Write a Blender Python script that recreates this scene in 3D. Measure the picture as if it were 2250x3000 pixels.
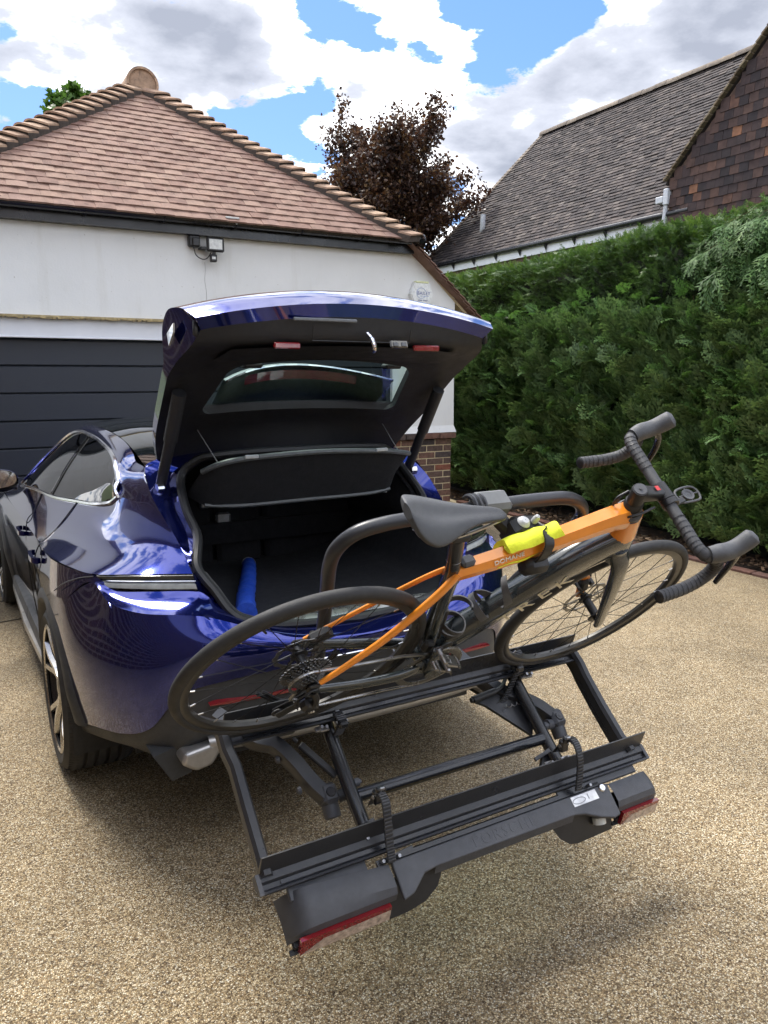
import bpy, math, random
import numpy as np
from math import sin, cos, pi, radians, sqrt
from mathutils import Vector, Matrix, Quaternion, noise

for _o in list(bpy.data.objects): bpy.data.objects.remove(_o)
scene = bpy.context.scene
COL = scene.collection
random.seed(11); RNG = np.random.default_rng(11)

# ------------------------------------------------------------------ camera
cam_d = bpy.data.cameras.new('camera'); cam = bpy.data.objects.new('camera', cam_d); COL.objects.link(cam)
cam.location = (0, 0, 1.70)
cam.rotation_euler = (radians(80.0), 0, radians(-29.3))
cam_d.sensor_fit = 'AUTO'; cam_d.sensor_width = 36; cam_d.lens = 27.18
cam_d.clip_start = 0.02; cam_d.clip_end = 2000
scene.camera = cam

# ------------------------------------------------------------------ exposure
vs = scene.view_settings
vs.view_transform = 'Standard'; vs.look = 'None'; vs.exposure = 1.38; vs.gamma = 1.0
try: vs.use_curve_mapping = False
except Exception: pass

# ------------------------------------------------------------------ sun
SUN_EL, SUN_AZ = radians(62), radians(-6)      # azimuth clockwise from +Y
sd = bpy.data.lights.new('sun', 'SUN'); sd.energy = 2.2; sd.angle = radians(20.0); sd.color = (1.0, 0.95, 0.87)
sun = bpy.data.objects.new('sun', sd); COL.objects.link(sun)
sv = Vector((sin(SUN_AZ)*cos(SUN_EL), cos(SUN_AZ)*cos(SUN_EL), sin(SUN_EL)))
sun.rotation_euler = sv.to_track_quat('Z', 'Y').to_euler(); sun.location = sv*30

# ------------------------------------------------------------------ world: blue sky with broken cumulus
world = bpy.data.worlds.new('World'); scene.world = world; world.use_nodes = True
class NT:
    """tiny node builder"""
    def __init__(s, tree): s.t = tree
    def n(s, typ, **k):
        nd = s.t.nodes.new(typ)
        for a, v in k.items():
            if a.startswith('i_'):
                key = a[2:]; sock = nd.inputs[int(key)] if key.isdigit() else nd.inputs[key.replace('_', ' ')]
                s.put(sock, v)
            else: setattr(nd, a, v)
        return nd
    def put(s, sock, v):
        if isinstance(v, bpy.types.NodeSocket): s.t.links.new(v, sock)
        elif isinstance(v, bpy.types.Node): s.t.links.new(v.outputs[0], sock)
        else:
            if isinstance(v, (tuple, list)) and len(v) == 3 and sock.type == 'RGBA': v = (*v, 1)
            sock.default_value = v
    def math(s, op, a, b=0.0, c=None, clamp=False):
        nd = s.t.nodes.new('ShaderNodeMath'); nd.operation = op; nd.use_clamp = clamp
        s.put(nd.inputs[0], a); s.put(nd.inputs[1], b)
        if c is not None: s.put(nd.inputs[2], c)
        return nd.outputs[0]
    def vmath(s, op, a, b=(0, 0, 0), scale=None):
        nd = s.t.nodes.new('ShaderNodeVectorMath'); nd.operation = op
        s.put(nd.inputs[0], a); s.put(nd.inputs[1], b)
        if scale is not None: s.put(nd.inputs['Scale'], scale)
        return nd.outputs['Value'] if op in ('DISTANCE', 'LENGTH', 'DOT_PRODUCT') else nd.outputs[0]
    def mix(s, f, a, b, blend='MIX'):
        nd = s.t.nodes.new('ShaderNodeMix'); nd.data_type = 'RGBA'; nd.blend_type = blend
        s.put(nd.inputs[0], f); s.put(nd.inputs[6], a); s.put(nd.inputs[7], b)
        return nd.outputs[2]
    def ramp(s, f, stops, interp='LINEAR'):
        nd = s.t.nodes.new('ShaderNodeValToRGB'); cr = nd.color_ramp; cr.interpolation = interp
        while len(cr.elements) < len(stops): cr.elements.new(0.5)
        for e, (p, c) in zip(cr.elements, stops):
            e.position = p; e.color = (*c, 1) if len(c) == 3 else c
        s.put(nd.inputs[0], f); return nd.outputs[0]
    def noise(s, vec=None, scale=5, detail=4, rough=.55, dist=0):
        nd = s.t.nodes.new('ShaderNodeTexNoise')
        if vec is not None: s.put(nd.inputs['Vector'], vec)
        nd.inputs['Scale'].default_value = scale; nd.inputs['Detail'].default_value = detail
        nd.inputs['Roughness'].default_value = rough; nd.inputs['Distortion'].default_value = dist
        return nd
    def maprange(s, v, a, b, c, d, smooth=True):
        nd = s.t.nodes.new('ShaderNodeMapRange'); nd.interpolation_type = 'SMOOTHSTEP' if smooth else 'LINEAR'
        s.put(nd.inputs[0], v)
        for k, q in zip((1, 2, 3, 4), (a, b, c, d)): nd.inputs[k].default_value = q
        return nd.outputs[0]

def pix_dir(x, y):
    """unit direction from the camera through a photograph pixel (photo is 2250 x 3000)"""
    v = Vector(((x-1125)/2265, -(y-1500)/2265, -1)); v.rotate(cam.rotation_euler); return v.normalized()

wt = NT(world.node_tree); world.node_tree.nodes.clear()
tc = wt.n('ShaderNodeTexCoord'); D = wt.vmath('NORMALIZE', tc.outputs['Generated'])
sky = wt.n('ShaderNodeTexSky'); sky.sky_type = 'NISHITA'; sky.sun_disc = False
sky.sun_elevation = SUN_EL; sky.sun_rotation = SUN_AZ; sky.altitude = 60; sky.air_density = 1.0; sky.dust_density = 0.6; sky.ozone_density = 2.0
sep = wt.n('ShaderNodeSeparateXYZ', i_0=D)
zz = wt.math('MAXIMUM', wt.math('ADD', sep.outputs[2], 0.18), 0.05)
flat = wt.vmath('SCALE', D, scale=wt.math('DIVIDE', 1.0, zz))
warp = wt.noise(flat, 2.2, 3, .6)
wv = wt.vmath('SCALE', wt.vmath('SUBTRACT', warp.outputs['Color'], (.5, .5, .5)), scale=0.26)
Dw = wt.vmath('ADD', D, wv)
fb = wt.noise(flat, 5.2, 6, .64)
fb2 = wt.noise(wt.vmath('ADD', flat, (3.1, 7.7, 1.3)), 2.4, 4, .55)
def blobs(lst):
    acc = None
    for x, y, r, a in lst:
        d = wt.vmath('DISTANCE', Dw, tuple(pix_dir(x, y)))
        v = wt.maprange(d, 0, r/2265, a, 0)
        acc = v if acc is None else wt.math('ADD', acc, v)
    return acc
# openings of blue and thick grey bellies of the clouds, by direction in the sky
holes = blobs([(960, 25, 170, -.34), (1100, 60, 150, -.26), (1430, 130, 190, -.30), (1650, 50, 150, -.34), (1560, 40, 120, -.2), (60, 330, 230, -.36), (180, 380, 190, -.25),
               (840, 330, 150, -.26), (760, 410, 190, -.30), (900, 430, 150, -.32), (650, 320, 120, -.18), (1235, 300, 70, -.2), (1310, 475, 110, -.22), (1480, 230, 90, -.1)])
solid = blobs([(520, 140, 380, .26), (150, 90, 260, .22), (1050, 250, 300, .22), (1750, 250, 420, .24), (2120, 90, 330, .26), (1300, 330, 260, .12), (720, 560, 260, .1), (1250, 40, 120, .1)])
dens = wt.math('ADD', wt.math('ADD', wt.math('MULTIPLY', wt.math('SUBTRACT', fb.outputs['Fac'], .5), 1.35), 0.565), wt.math('ADD', holes, solid))
mask = wt.maprange(dens, .47, .585, 0, 1)
gre = blobs([(520, 130, 300, .50), (640, 190, 210, .34), (380, 70, 240, .28), (70, 110, 240, .46), (1010, 215, 190, .40), (880, 250, 170, .26), (1200, 225, 130, .24), (1640, 340, 330, .42), (1480, 370, 200, .26), (1830, 250, 230, .34), (2130, 110, 260, .52), (1990, 30, 180, .36), (720, 120, 120, .14)])
gsh = wt.math('ADD', wt.math('MULTIPLY', wt.math('SUBTRACT', fb2.outputs['Fac'], .5), 1.1), wt.math('ADD', wt.math('MULTIPLY', wt.math('SUBTRACT', fb.outputs['Fac'], .5), .9), gre))
ccol = wt.ramp(wt.math('ADD', gsh, .08), [(0.08, (1.0, 1.0, 1.0)), (.22, (.62, .64, .68)), (.40, (.285, .30, .345)), (.75, (.17, .185, .225))])
bg1 = wt.n('ShaderNodeBackground', i_Strength=0.075); wt.put(bg1.inputs['Color'], wt.mix(.35, sky.outputs[0], (0.3, 2.2, 8.5)))
bg2 = wt.n('ShaderNodeBackground', i_Strength=1.15); wt.put(bg2.inputs['Color'], ccol)
mx = wt.n('ShaderNodeMixShader', i_0=mask); wt.put(mx.inputs[1], bg1.outputs[0]); wt.put(mx.inputs[2], bg2.outputs[0])
wo = wt.n('ShaderNodeOutputWorld'); wt.put(wo.inputs[0], mx.outputs[0])

cy = scene.cycles
cy.max_bounces = 6; cy.diffuse_bounces = 2; cy.glossy_bounces = 4; cy.transmission_bounces = 6; cy.transparent_max_bounces = 8
cy.caustics_reflective = False; cy.caustics_refractive = False; cy.sample_clamp_indirect = 6.0; cy.use_denoising = True; cy.use_adaptive_sampling = True; cy.adaptive_threshold = .018
world.cycles.sampling_method = 'MANUAL'; world.cycles.sample_map_resolution = 512
# ------------------------------------------------------------------ materials
def newmat(name):
    m = bpy.data.materials.new(name); m.use_nodes = True
    t = NT(m.node_tree); b = m.node_tree.nodes['Principled BSDF']; return m, t, b
def setb(b, color=None, rough=None, metal=None, spec=None, coat=None, coat_rough=None, trans=None, ior=None, alpha=None, sheen=None, emit=None, sss=None):
    I = b.inputs
    if color is not None: I['Base Color'].default_value = (*color, 1)
    for k, v in (('Roughness', rough), ('Metallic', metal), ('Specular IOR Level', spec), ('Coat Weight', coat), ('Coat Roughness', coat_rough),
                 ('Transmission Weight', trans), ('IOR', ior), ('Alpha', alpha), ('Sheen Weight', sheen)):
        if v is not None: I[k].default_value = v
    if emit is not None: I['Emission Color'].default_value = (*emit[:3], 1); I['Emission Strength'].default_value = emit[3]
def simple(name, color, rough=.5, nscale=40, namt=.18, bump=0.0, bscale=200, rvar=.08, **k):
    """principled with fine procedural mottling, roughness wear and optional grain"""
    m, t, b = newmat(name); setb(b, color, rough, **k)
    tcn = t.n('ShaderNodeTexCoord'); nz = t.noise(tcn.outputs['Object'], nscale, 4, .6)
    f = t.maprange(nz.outputs['Fac'], .3, .7, 1-namt, 1+namt, False)
    t.put(b.inputs['Base Color'], t.mix(1.0, (*color, 1), f, 'MULTIPLY'))
    n2 = t.noise(tcn.outputs['Object'], nscale*.23, 3, .6)
    t.put(b.inputs['Roughness'], t.maprange(n2.outputs['Fac'], .3, .7, max(.02, rough-rvar), min(1, rough+rvar), False))
    if bump:
        n3 = t.noise(tcn.outputs['Object'], bscale, 2, .6)
        bp = t.n('ShaderNodeBump', i_Strength=bump, i_Distance=.002); t.put(bp.inputs['Height'], n3.outputs['Fac']); t.put(b.inputs['Normal'], bp.outputs[0])
    return m
def pieces(name, stops, rough=.8, source='object', blotch=.25, bscale=6, spots=None, bump=.3, grain=90, spec=.3, jit=None):
    """colour picked per piece (object or mesh island) with weathering inside each"""
    m, t, b = newmat(name); setb(b, rough=rough, spec=spec)
    if source == 'object': r = t.n('ShaderNodeObjectInfo').outputs['Random']
    else: r = t.n('ShaderNodeNewGeometry').outputs['Random Per Island']
    col = t.ramp(r, stops)
    geo = t.n('ShaderNodeNewGeometry'); pos = geo.outputs['Position']
    n1 = t.noise(pos, bscale, 5, .6)
    col = t.mix(1.0, col, t.maprange(n1.outputs['Fac'], .3, .7, 1-blotch, 1+blotch, False), 'MULTIPLY')
    if spots:
        sc, lo, hi, c = spots
        n2 = t.noise(pos, sc, 6, .68)
        col = t.mix(t.maprange(n2.outputs['Fac'], lo, hi, 0, .8), col, c)
    t.put(b.inputs['Base Color'], col)
    if bump:
        n3 = t.noise(pos, grain, 4, .65)
        bp = t.n('ShaderNodeBump', i_Strength=bump, i_Distance=.004); t.put(bp.inputs['Height'], n3.outputs['Fac']); t.put(b.inputs['Normal'], bp.outputs[0])
    return m
def leafmat(name, stops, rough=.5, trans=.25, tint=(.5, .8, .15)):
    m, t, b = newmat(name); setb(b, rough=rough, spec=.35)
    g = t.n('ShaderNodeNewGeometry'); n1 = t.noise(g.outputs['Position'], 2.3, 3, .6)
    f = t.math('ADD', t.math('MULTIPLY', g.outputs['Random Per Island'], .6), t.math('MULTIPLY', t.math('SUBTRACT', n1.outputs['Fac'], .3), 1.0))
    col = t.ramp(f, stops); t.put(b.inputs['Base Color'], col)
    tr = t.n('ShaderNodeBsdfTranslucent'); t.put(tr.inputs[0], t.mix(.5, col, (*tint, 1), 'MULTIPLY'))
    ms = t.n('ShaderNodeMixShader', i_0=trans); t.put(ms.inputs[1], b.outputs[0]); t.put(ms.inputs[2], tr.outputs[0])
    out = [n for n in m.node_tree.nodes if n.type == 'OUTPUT_MATERIAL'][0]; t.put(out.inputs[0], ms.outputs[0])
    return m

# ------------------------------------------------------------------ geometry helpers
def V3(p): return Vector(p)
def spline(P, n=8, closed=False):
    """Catmull-Rom through points"""
    P = [Vector(p) for p in P]; out = []; N = len(P)
    rng = range(N if closed else N-1)
    for i in rng:
        p1, p2 = P[i], P[(i+1) % N]
        p0 = P[i-1] if (closed or i > 0) else p1*2-p2
        p3 = P[(i+2) % N] if (closed or i+2 < N) else p2*2-p1
        for k in range(n):
            t = k/n; out.append(.5*((2*p1)+(p2-p0)*t+(2*p0-5*p1+4*p2-p3)*t*t+(3*p1-p0-3*p2+p3)*t**3))
    if not closed: out.append(P[-1])
    return out
class MB:
    def __init__(s): s.v = []; s.f = []; s.mi = []; s.cur = 0
    def add(s, V, F):
        o = len(s.v); s.v += [tuple(p) for p in V]
        for f in F: s.f.append(tuple(i+o for i in f)); s.mi.append(s.cur)
        return s
    def box(s, c, size, R=None, ch=0.0):
        hx, hy, hz = size[0]/2, size[1]/2, size[2]/2; c = Vector(c)
        if ch <= 0:
            V = [Vector((sx*hx, sy*hy, sz*hz)) for sx in (-1, 1) for sy in (-1, 1) for sz in (-1, 1)]
            F = [(0, 1, 3, 2), (4, 6, 7, 5), (0, 4, 5, 1), (2, 3, 7, 6), (0, 2, 6, 4), (1, 5, 7, 3)]
        else:
            ch = min(ch, hx*.9, hy*.9, hz*.9); V = []; idx = {}
            for sx in (-1, 1):
                for sy in (-1, 1):
                    for sz in (-1, 1):
                        for a in range(3):
                            q = [sx*(hx-ch), sy*(hy-ch), sz*(hz-ch)]; q[a] = (sx*hx, sy*hy, sz*hz)[a]
                            idx[(sx, sy, sz, a)] = len(V); V.append(Vector(q))
            F = []
            for a in range(3):
                b1, b2 = (a+1) % 3, (a+2) % 3
                for sg in (-1, 1):
                    quad = []
                    for s1, s2 in ((-1, -1), (1, -1), (1, 1), (-1, 1)):
                        k = [0, 0, 0]; k[a] = sg; k[b1] = s1; k[b2] = s2; quad.append(idx[(*k, a)])
                    F.append(tuple(quad if sg > 0 else quad[::-1]))
                for s1 in (-1, 1):
                    for s2 in (-1, 1):
                        k1 = [0, 0, 0]; k1[b1] = s1; k1[b2] = s2; k1[a] = -1; k2 = list(k1); k2[a] = 1
                        q = (idx[(*k1, b1)], idx[(*k2, b1)], idx[(*k2, b2)], idx[(*k1, b2)])
                        F.append(q if s1*s2 < 0 else q[::-1])
            for sx in (-1, 1):
                for sy in (-1, 1):
                    for sz in (-1, 1):
                        q = tuple(idx[(sx, sy, sz, a)] for a in range(3)); F.append(q if sx*sy*sz > 0 else q[::-1])
        if R is not None: V = [R @ p for p in V]
        return s.add([p+c for p in V], F)
    def beam(s, p0, p1, w, h, up=(0, 0, 1), ch=0.0):
        """box bar from p0 to p1, width w sideways, height h along up"""
        p0, p1 = Vector(p0), Vector(p1); d = p1-p0; L = d.length; x = d/L; y = Vector(up).cross(x).normalized(); z = x.cross(y)
        R = Matrix((x, y, z)).transposed(); return s.box((p0+p1)/2, (L, w, h), R, ch)
    def ring(s, c, a, b, r, n, ph=0): return [c+a*(r*cos(2*pi*k/n+ph))+b*(r*sin(2*pi*k/n+ph)) for k in range(n)]
    def cyl(s, p0, p1, r0, r1=None, n=12, caps=True, hollow=False):
        p0, p1 = Vector(p0), Vector(p1); r1 = r0 if r1 is None else r1; d = (p1-p0).normalized()
        a = d.orthogonal().normalized(); b = d.cross(a)
        V = s.ring(p0, a, b, r0, n)+s.ring(p1, a, b, r1, n)
        F = [(k, (k+1) % n, n+(k+1) % n, n+k) for k in range(n)]
        if caps: F += [tuple(range(n))[::-1], tuple(range(n, 2*n))]
        return s.add(V, F)
    def tube(s, path, r, n=8, closed=False, caps=True, prof=None, up=None, scale=None):
        """sweep a circle (or prof = [(side, up), ...]) along path; r may be a list"""
        P = [Vector(p) for p in path]; N = len(P)
        rr = r if isinstance(r, (list, tuple)) else [r]*N
        T = []
        for i in range(N):
            a = P[(i-1) % N] if (closed or i > 0) else P[0]; b = P[(i+1) % N] if (closed or i < N-1) else P[-1]
            T.append((b-a).normalized())
        u = Vector(up) if up is not None else T[0].orthogonal(); frames = []
        for i in range(N):
            if up is not None: u = Vector(up)
            u = (u-T[i]*u.dot(T[i])).normalized(); frames.append((T[i].cross(u).normalized(), u.copy()))
        pr = prof or [(cos(2*pi*k/n), sin(2*pi*k/n)) for k in range(n)]; n = len(pr); V = []
        for i in range(N):
            sd_, u_ = frames[i]
            for a, b in pr: V.append(P[i]+sd_*(a*rr[i])+u_*(b*rr[i]))
        F = []
        for i in range(N if closed else N-1):
            j = (i+1) % N
            for k in range(n): F.append((i*n+k, i*n+(k+1) % n, j*n+(k+1) % n, j*n+k))
        if caps and not closed: F += [tuple(range(n))[::-1], tuple(range((N-1)*n, N*n))]
        return s.add(V, F)
    def lathe(s, prof, o, axis, n=24, a0=0, a1=2*pi):
        """prof: (radius, height) along axis from o"""
        o = Vector(o); d = Vector(axis).normalized(); a = d.orthogonal().normalized(); b = d.cross(a)
        full = abs(a1-a0-2*pi) < 1e-6; m = n if full else n+1; V = []
        for r, h in prof:
            for k in range(m):
                t = a0+(a1-a0)*k/n; V.append(o+d*h+a*(r*cos(t))+b*(r*sin(t)))
        F = []
        for i in range(len(prof)-1):
            for k in range(n):
                k2 = (k+1) % m; F.append((i*m+k, i*m+k2, (i+1)*m+k2, (i+1)*m+k))
        return s.add(V, F)
    def grid(s, G, flip=False, cu=False, cv=False):
        nr, nc = len(G), len(G[0]); V = [p for row in G for p in row]; F = []
        for i in range(nr if cu else nr-1):
            for j in range(nc if cv else nc-1):
                q = (i*nc+j, i*nc+(j+1) % nc, ((i+1) % nr)*nc+(j+1) % nc, ((i+1) % nr)*nc+j); F.append(q[::-1] if flip else q)
        return s.add(V, F)
    def prism(s, poly, o, ex, ey, h):
        """polygon in (ex, ey) plane at o extruded by vector h"""
        o, ex, ey, h = Vector(o), Vector(ex), Vector(ey), Vector(h); n = len(poly)
        A = [o+ex*a+ey*b for a, b in poly]; B = [p+h for p in A]
        F = [tuple(range(n)), tuple(range(2*n-1, n-1, -1))]+[(k, n+k, n+(k+1) % n, (k+1) % n) for k in range(n)]
        return s.add(A+B, F)
    def mirror(s):
        o = len(s.v); s.v += [(-x, y, z) for x, y, z in s.v]
        s.f += [tuple(i+o for i in f[::-1]) for f in list(s.f)]; s.mi += list(s.mi); return s

def finish(me, smooth, angle=38):
    if smooth:
        me.polygons.foreach_set('use_smooth', [True]*len(me.polygons))
        try: me.set_sharp_from_angle(angle=radians(angle))
        except Exception: pass
    me.update()
def obj(name, mb, mat, parent=None, smooth=False, world=False, angle=38, fixn=False):
    me = bpy.data.meshes.new(name); me.from_pydata(mb.v, [], mb.f)
    mats = mat if isinstance(mat, (list, tuple)) else [mat]
    for m in mats: me.materials.append(m)
    if len(mats) > 1: me.polygons.foreach_set('material_index', mb.mi)
    if fixn:
        import bmesh
        bm = bmesh.new(); bm.from_mesh(me); bmesh.ops.recalc_face_normals(bm, faces=bm.faces); bm.to_mesh(me); bm.free()
    finish(me, smooth, angle)
    o = bpy.data.objects.new(name, me); COL.objects.link(o)
    if parent is not None:
        o.parent = parent
        if world and parent.type == 'EMPTY': o.matrix_parent_inverse = parent.matrix_basis.inverted()
    return o
def place(name, me, parent, mw):
    """a further copy of a piece (shared mesh) placed by world matrix"""
    o = bpy.data.objects.new(name, me); COL.objects.link(o); o.parent = parent
    if parent is not None and parent.type == 'EMPTY': o.matrix_parent_inverse = parent.matrix_basis.inverted()
    o.matrix_basis = mw; return o
def fastmesh(name, V, F, mat, parent=None, world=False, smooth=False):
    """numpy verts (n,3) and quads or tris (m,k)"""
    me = bpy.data.meshes.new(name); V = np.ascontiguousarray(V, dtype=np.float32); F = np.ascontiguousarray(F, dtype=np.int32); k = F.shape[1]
    me.vertices.add(len(V)); me.vertices.foreach_set('co', V.ravel())
    me.loops.add(F.size); me.loops.foreach_set('vertex_index', F.ravel())
    me.polygons.add(len(F)); me.polygons.foreach_set('loop_start', np.arange(0, F.size, k, dtype=np.int32))
    me.update(calc_edges=True); me.validate(); me.materials.append(mat)
    if smooth: me.polygons.foreach_set('use_smooth', [True]*len(me.polygons))
    o = bpy.data.objects.new(name, me); COL.objects.link(o)
    if parent is not None:
        o.parent = parent
        if world and parent.type == 'EMPTY': o.matrix_parent_inverse = parent.matrix_basis.inverted()
    return o
def tag(o, label=None, cat=None, group=None, kind=None):
    if label: o['label'] = label
    if cat: o['category'] = cat
    if group: o['group'] = group
    if kind: o['kind'] = kind
    return o
def thing(name, label, cat, loc=(0, 0, 0), mtx=None, group=None):
    o = bpy.data.objects.new(name, None); COL.objects.link(o); o.empty_display_size = .1
    if mtx is not None: o.matrix_basis = mtx
    else: o.location = loc
    return tag(o, label, cat, group)
def textmesh(body, size, mtx, mat, name, parent, extrude=.0006, world=False, shear=0.0, space=1.0, xs=1.0):
    cu = bpy.data.curves.new(name, 'FONT'); cu.body = body; cu.size = size; cu.align_x = 'CENTER'; cu.align_y = 'CENTER'; cu.extrude = extrude; cu.shear = shear; cu.space_character = space; cu.resolution_u = 3
    tmp = bpy.data.objects.new(name, cu); COL.objects.link(tmp)
    dg = bpy.context.evaluated_depsgraph_get(); me = bpy.data.meshes.new_from_object(tmp.evaluated_get(dg))
    bpy.data.objects.remove(tmp); me.transform(mtx @ Matrix.Diagonal((xs, 1, 1, 1))); me.materials.clear(); me.materials.append(mat)
    o = bpy.data.objects.new(name, me); COL.objects.link(o); o.parent = parent
    if world and parent.type == 'EMPTY': o.matrix_parent_inverse = parent.matrix_basis.inverted()
    return o
def frame_m(o, x, y, z):
    m = Matrix.Identity(4)
    for i, a in enumerate((x, y, z, o)):
        for r in range(3): m[r][i] = a[r]
    return m
# ================================================================== GROUND
def gravel_mat():
    m, t, b = newmat('resin_bound_gravel'); setb(b, rough=.62, spec=.35)
    pos = t.n('ShaderNodeNewGeometry').outputs['Position']
    vo = t.n('ShaderNodeTexVoronoi', i_Scale=205.0, i_Randomness=1.0); t.put(vo.inputs['Vector'], pos)
    sepc = t.n('ShaderNodeSeparateColor'); t.put(sepc.inputs[0], vo.outputs['Color'])
    col = t.ramp(sepc.outputs[0], [(0, (.065, .043, .022)), (.16, (.19, .132, .068)), (.38, (.33, .245, .136)), (.62, (.45, .36, .22)), (.84, (.62, .53, .37)), (1, (.80, .74, .60))])
    hue = t.ramp(sepc.outputs[1], [(0, (.86, .93, 1.0)), (.35, (1.0, .96, .86)), (.7, (1.0, .90, .72)), (1, (1.0, .83, .70))])
    col = t.mix(.55, col, t.mix(1.0, col, hue, 'MULTIPLY'))
    gap = t.maprange(vo.outputs['Distance'], .30, .62, 0, 1)
    col = t.mix(t.math('MULTIPLY', gap, .58), col, (.055, .038, .022))
    big = t.noise(pos, .9, 5, .62); mid = t.noise(pos, 6.5, 4, .6)
    col = t.mix(1.0, col, t.math('MULTIPLY', t.maprange(big.outputs['Fac'], .3, .72, .76, 1.10), t.maprange(mid.outputs['Fac'], .3, .7, .92, 1.07)), 'MULTIPLY')
    t.put(b.inputs['Base Color'], col)
    h = t.math('SUBTRACT', 1.0, vo.outputs['Distance'])
    tilt = t.math('ADD', h, t.math('MULTIPLY', sepc.outputs[2], .9))
    bp = t.n('ShaderNodeBump', i_Strength=.75, i_Distance=.005); t.put(bp.inputs['Height'], tilt); t.put(b.inputs['Normal'], bp.outputs[0])
    t.put(b.inputs['Roughness'], t.maprange(sepc.outputs[2], 0, 1, .38, .8, False))
    return m
M_gravel = gravel_mat()
M_soil = simple('dark_soil', (.050, .034, .022), .95, 14, .5, 1.0, 60)
M_grass = simple('rough_grass', (.06, .085, .025), .95, 2, .4)
g = MB(); g.add([(-300, -300, -.03), (300, -300, -.03), (300, 300, -.03), (-300, 300, -.03)], [(0, 1, 2, 3)])
tag(obj('ground', g, M_grass), kind='structure')
g = MB(); g.add([(-14, -12, 0), (5.94, -12, 0), (5.94, 13, 0), (-14, 13, 0)], [(0, 1, 2, 3)])
tag(obj('driveway', g, M_gravel), kind='structure')
# soil bed beneath the hedge, lumpy
rows = []
for i in range(60):
    y = -6+i*.34; rows.append([(6.02+j*.14, y, (.012+.05*noise.noise((j*.31, i*.47, 2.2))+.012*j*min(1, j/8)*.6) if j else -.01) for j in range(16)])
g = MB(); g.grid(rows, flip=True); tag(obj('soil_bed', g, M_soil, smooth=True), kind='structure')
# brick edging laid along the bed
M_edge = pieces('edging_brick', [(0, (.085, .040, .030)), (.5, (.13, .060, .042)), (1, (.10, .055, .045))], .85, 'object', .3, 30, bump=.4)
M_mortar = simple('lime_mortar', (.52, .43, .27), .95, 60, .18, .6, 150)
M_joint = simple('dark_joint', (.02, .017, .014), .9)
g = MB(); g.box((5.995, 2.5, -.012), (.115, 17, .02)); edging = tag(obj('kerb', g, M_mortar), kind='structure')
bm_ = MB().box((0, 0, 0), (.102, .214, .05), ch=.006); bme = None
for k in range(46):
    y = -1.6+k*.224
    mw = Matrix.Translation((5.995+random.uniform(-.004, .004), y, -.002+random.uniform(0, .006))) @ Matrix.Rotation(random.uniform(-.02, .02), 4, 'Z')
    if bme is None: o = obj('brick', bm_, M_edge, edging); bme = o.data; o.matrix_basis = mw
    else: place('brick', bme, edging, mw)
# joint lines in the drive near the garage
g = MB(); g.beam((-.6, 5.72, .003), (1.2, 5.98, .003), .012, .003); g.beam((-.6, 6.38, .003), (.9, 6.42, .003), .008, .003)
tag(obj('driveway_joint', g, M_joint), kind='structure')

# ================================================================== GARAGE
FY = 7.42
def render_mat():
    m, t, b = newmat('white_render'); setb(b, rough=.9, spec=.2)
    pos = t.n('ShaderNodeNewGeometry').outputs['Position']
    n1 = t.noise(pos, 1.3, 6, .62); n2 = t.noise(t.vmath('MULTIPLY', pos, (6, 6, .7)), 1.0, 4, .6)
    col = t.mix(t.maprange(n1.outputs['Fac'], .35, .75, 0, .35), (.80, .81, .80), (.66, .67, .64))
    col = t.mix(t.maprange(n2.outputs['Fac'], .55, .8, 0, .28), col, (.55, .53, .46))
    n4 = t.noise(pos, 38, 2, .5); col = t.mix(t.maprange(n4.outputs['Fac'], .71, .76, 0, .6), col, (.3, .26, .2))
    t.put(b.inputs['Base Color'], col)
    n3 = t.noise(pos, 60, 5, .6); n5 = t.noise(pos, 4, 3, .5)
    bp = t.n('ShaderNodeBump', i_Strength=.35, i_Distance=.012); t.put(bp.inputs['Height'], t.math('ADD', t.math('MULTIPLY', n3.outputs['Fac'], .25), n5.outputs['Fac'])); t.put(b.inputs['Normal'], bp.outputs[0])
    return m
M_render = render_mat()
M_tile = pieces('clay_plain_tile', [(0, (.170, .098, .076)), (.3, (.200, .122, .094)), (.6, (.230, .146, .110)), (.85, (.212, .132, .106)), (1, (.26, .172, .130))], .85, 'object', .22, 9, spots=(16, .60, .80, (.33, .27, .22)), bump=.35, grain=120)
M_tile_i = pieces('clay_tile_rest', [(0, (.170, .098, .076)), (.3, (.200, .122, .094)), (.6, (.230, .146, .110)), (.85, (.212, .132, .106)), (1, (.26, .172, .130))], .85, 'island', .22, 9, spots=(16, .60, .80, (.33, .27, .22)), bump=.35, grain=120)
M_bonnet = pieces('bonnet_tile', [(0, (.24, .15, .10)), (.5, (.30, .20, .14)), (1, (.36, .25, .17))], .88, 'object', .3, 14, spots=(22, .52, .75, (.13, .10, .075)), bump=.4)
M_black_pvc = simple('black_gutter_plastic', (.012, .012, .015), .28, 8, .2, rvar=.1)
M_door = simple('anthracite_door', (.024, .029, .040), .42, 220, .12, .25, 900, spec=.45)
M_white = simple('white_upvc', (.74, .76, .80), .42, 3, .05)
M_timber = simple('flaking_timber', (.42, .33, .17), .8, 26, .35, .6, 60)
M_brick = pieces('multi_stock_brick', [(0, (.060, .052, .052)), (.25, (.105, .072, .060)), (.5, (.145, .092, .070)), (.75, (.165, .078, .056)), (1, (.22, .085, .055))], .9, 'object', .35, 26, spots=(40, .55, .75, (.05, .042, .04)), bump=.7, grain=70)
garage = thing('garage', 'white rendered garage with red clay hipped roof and black sectional door', 'garage', (2.0, 7.6, 0))
GX0 = -.72; JL = .10
w = MB()
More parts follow.
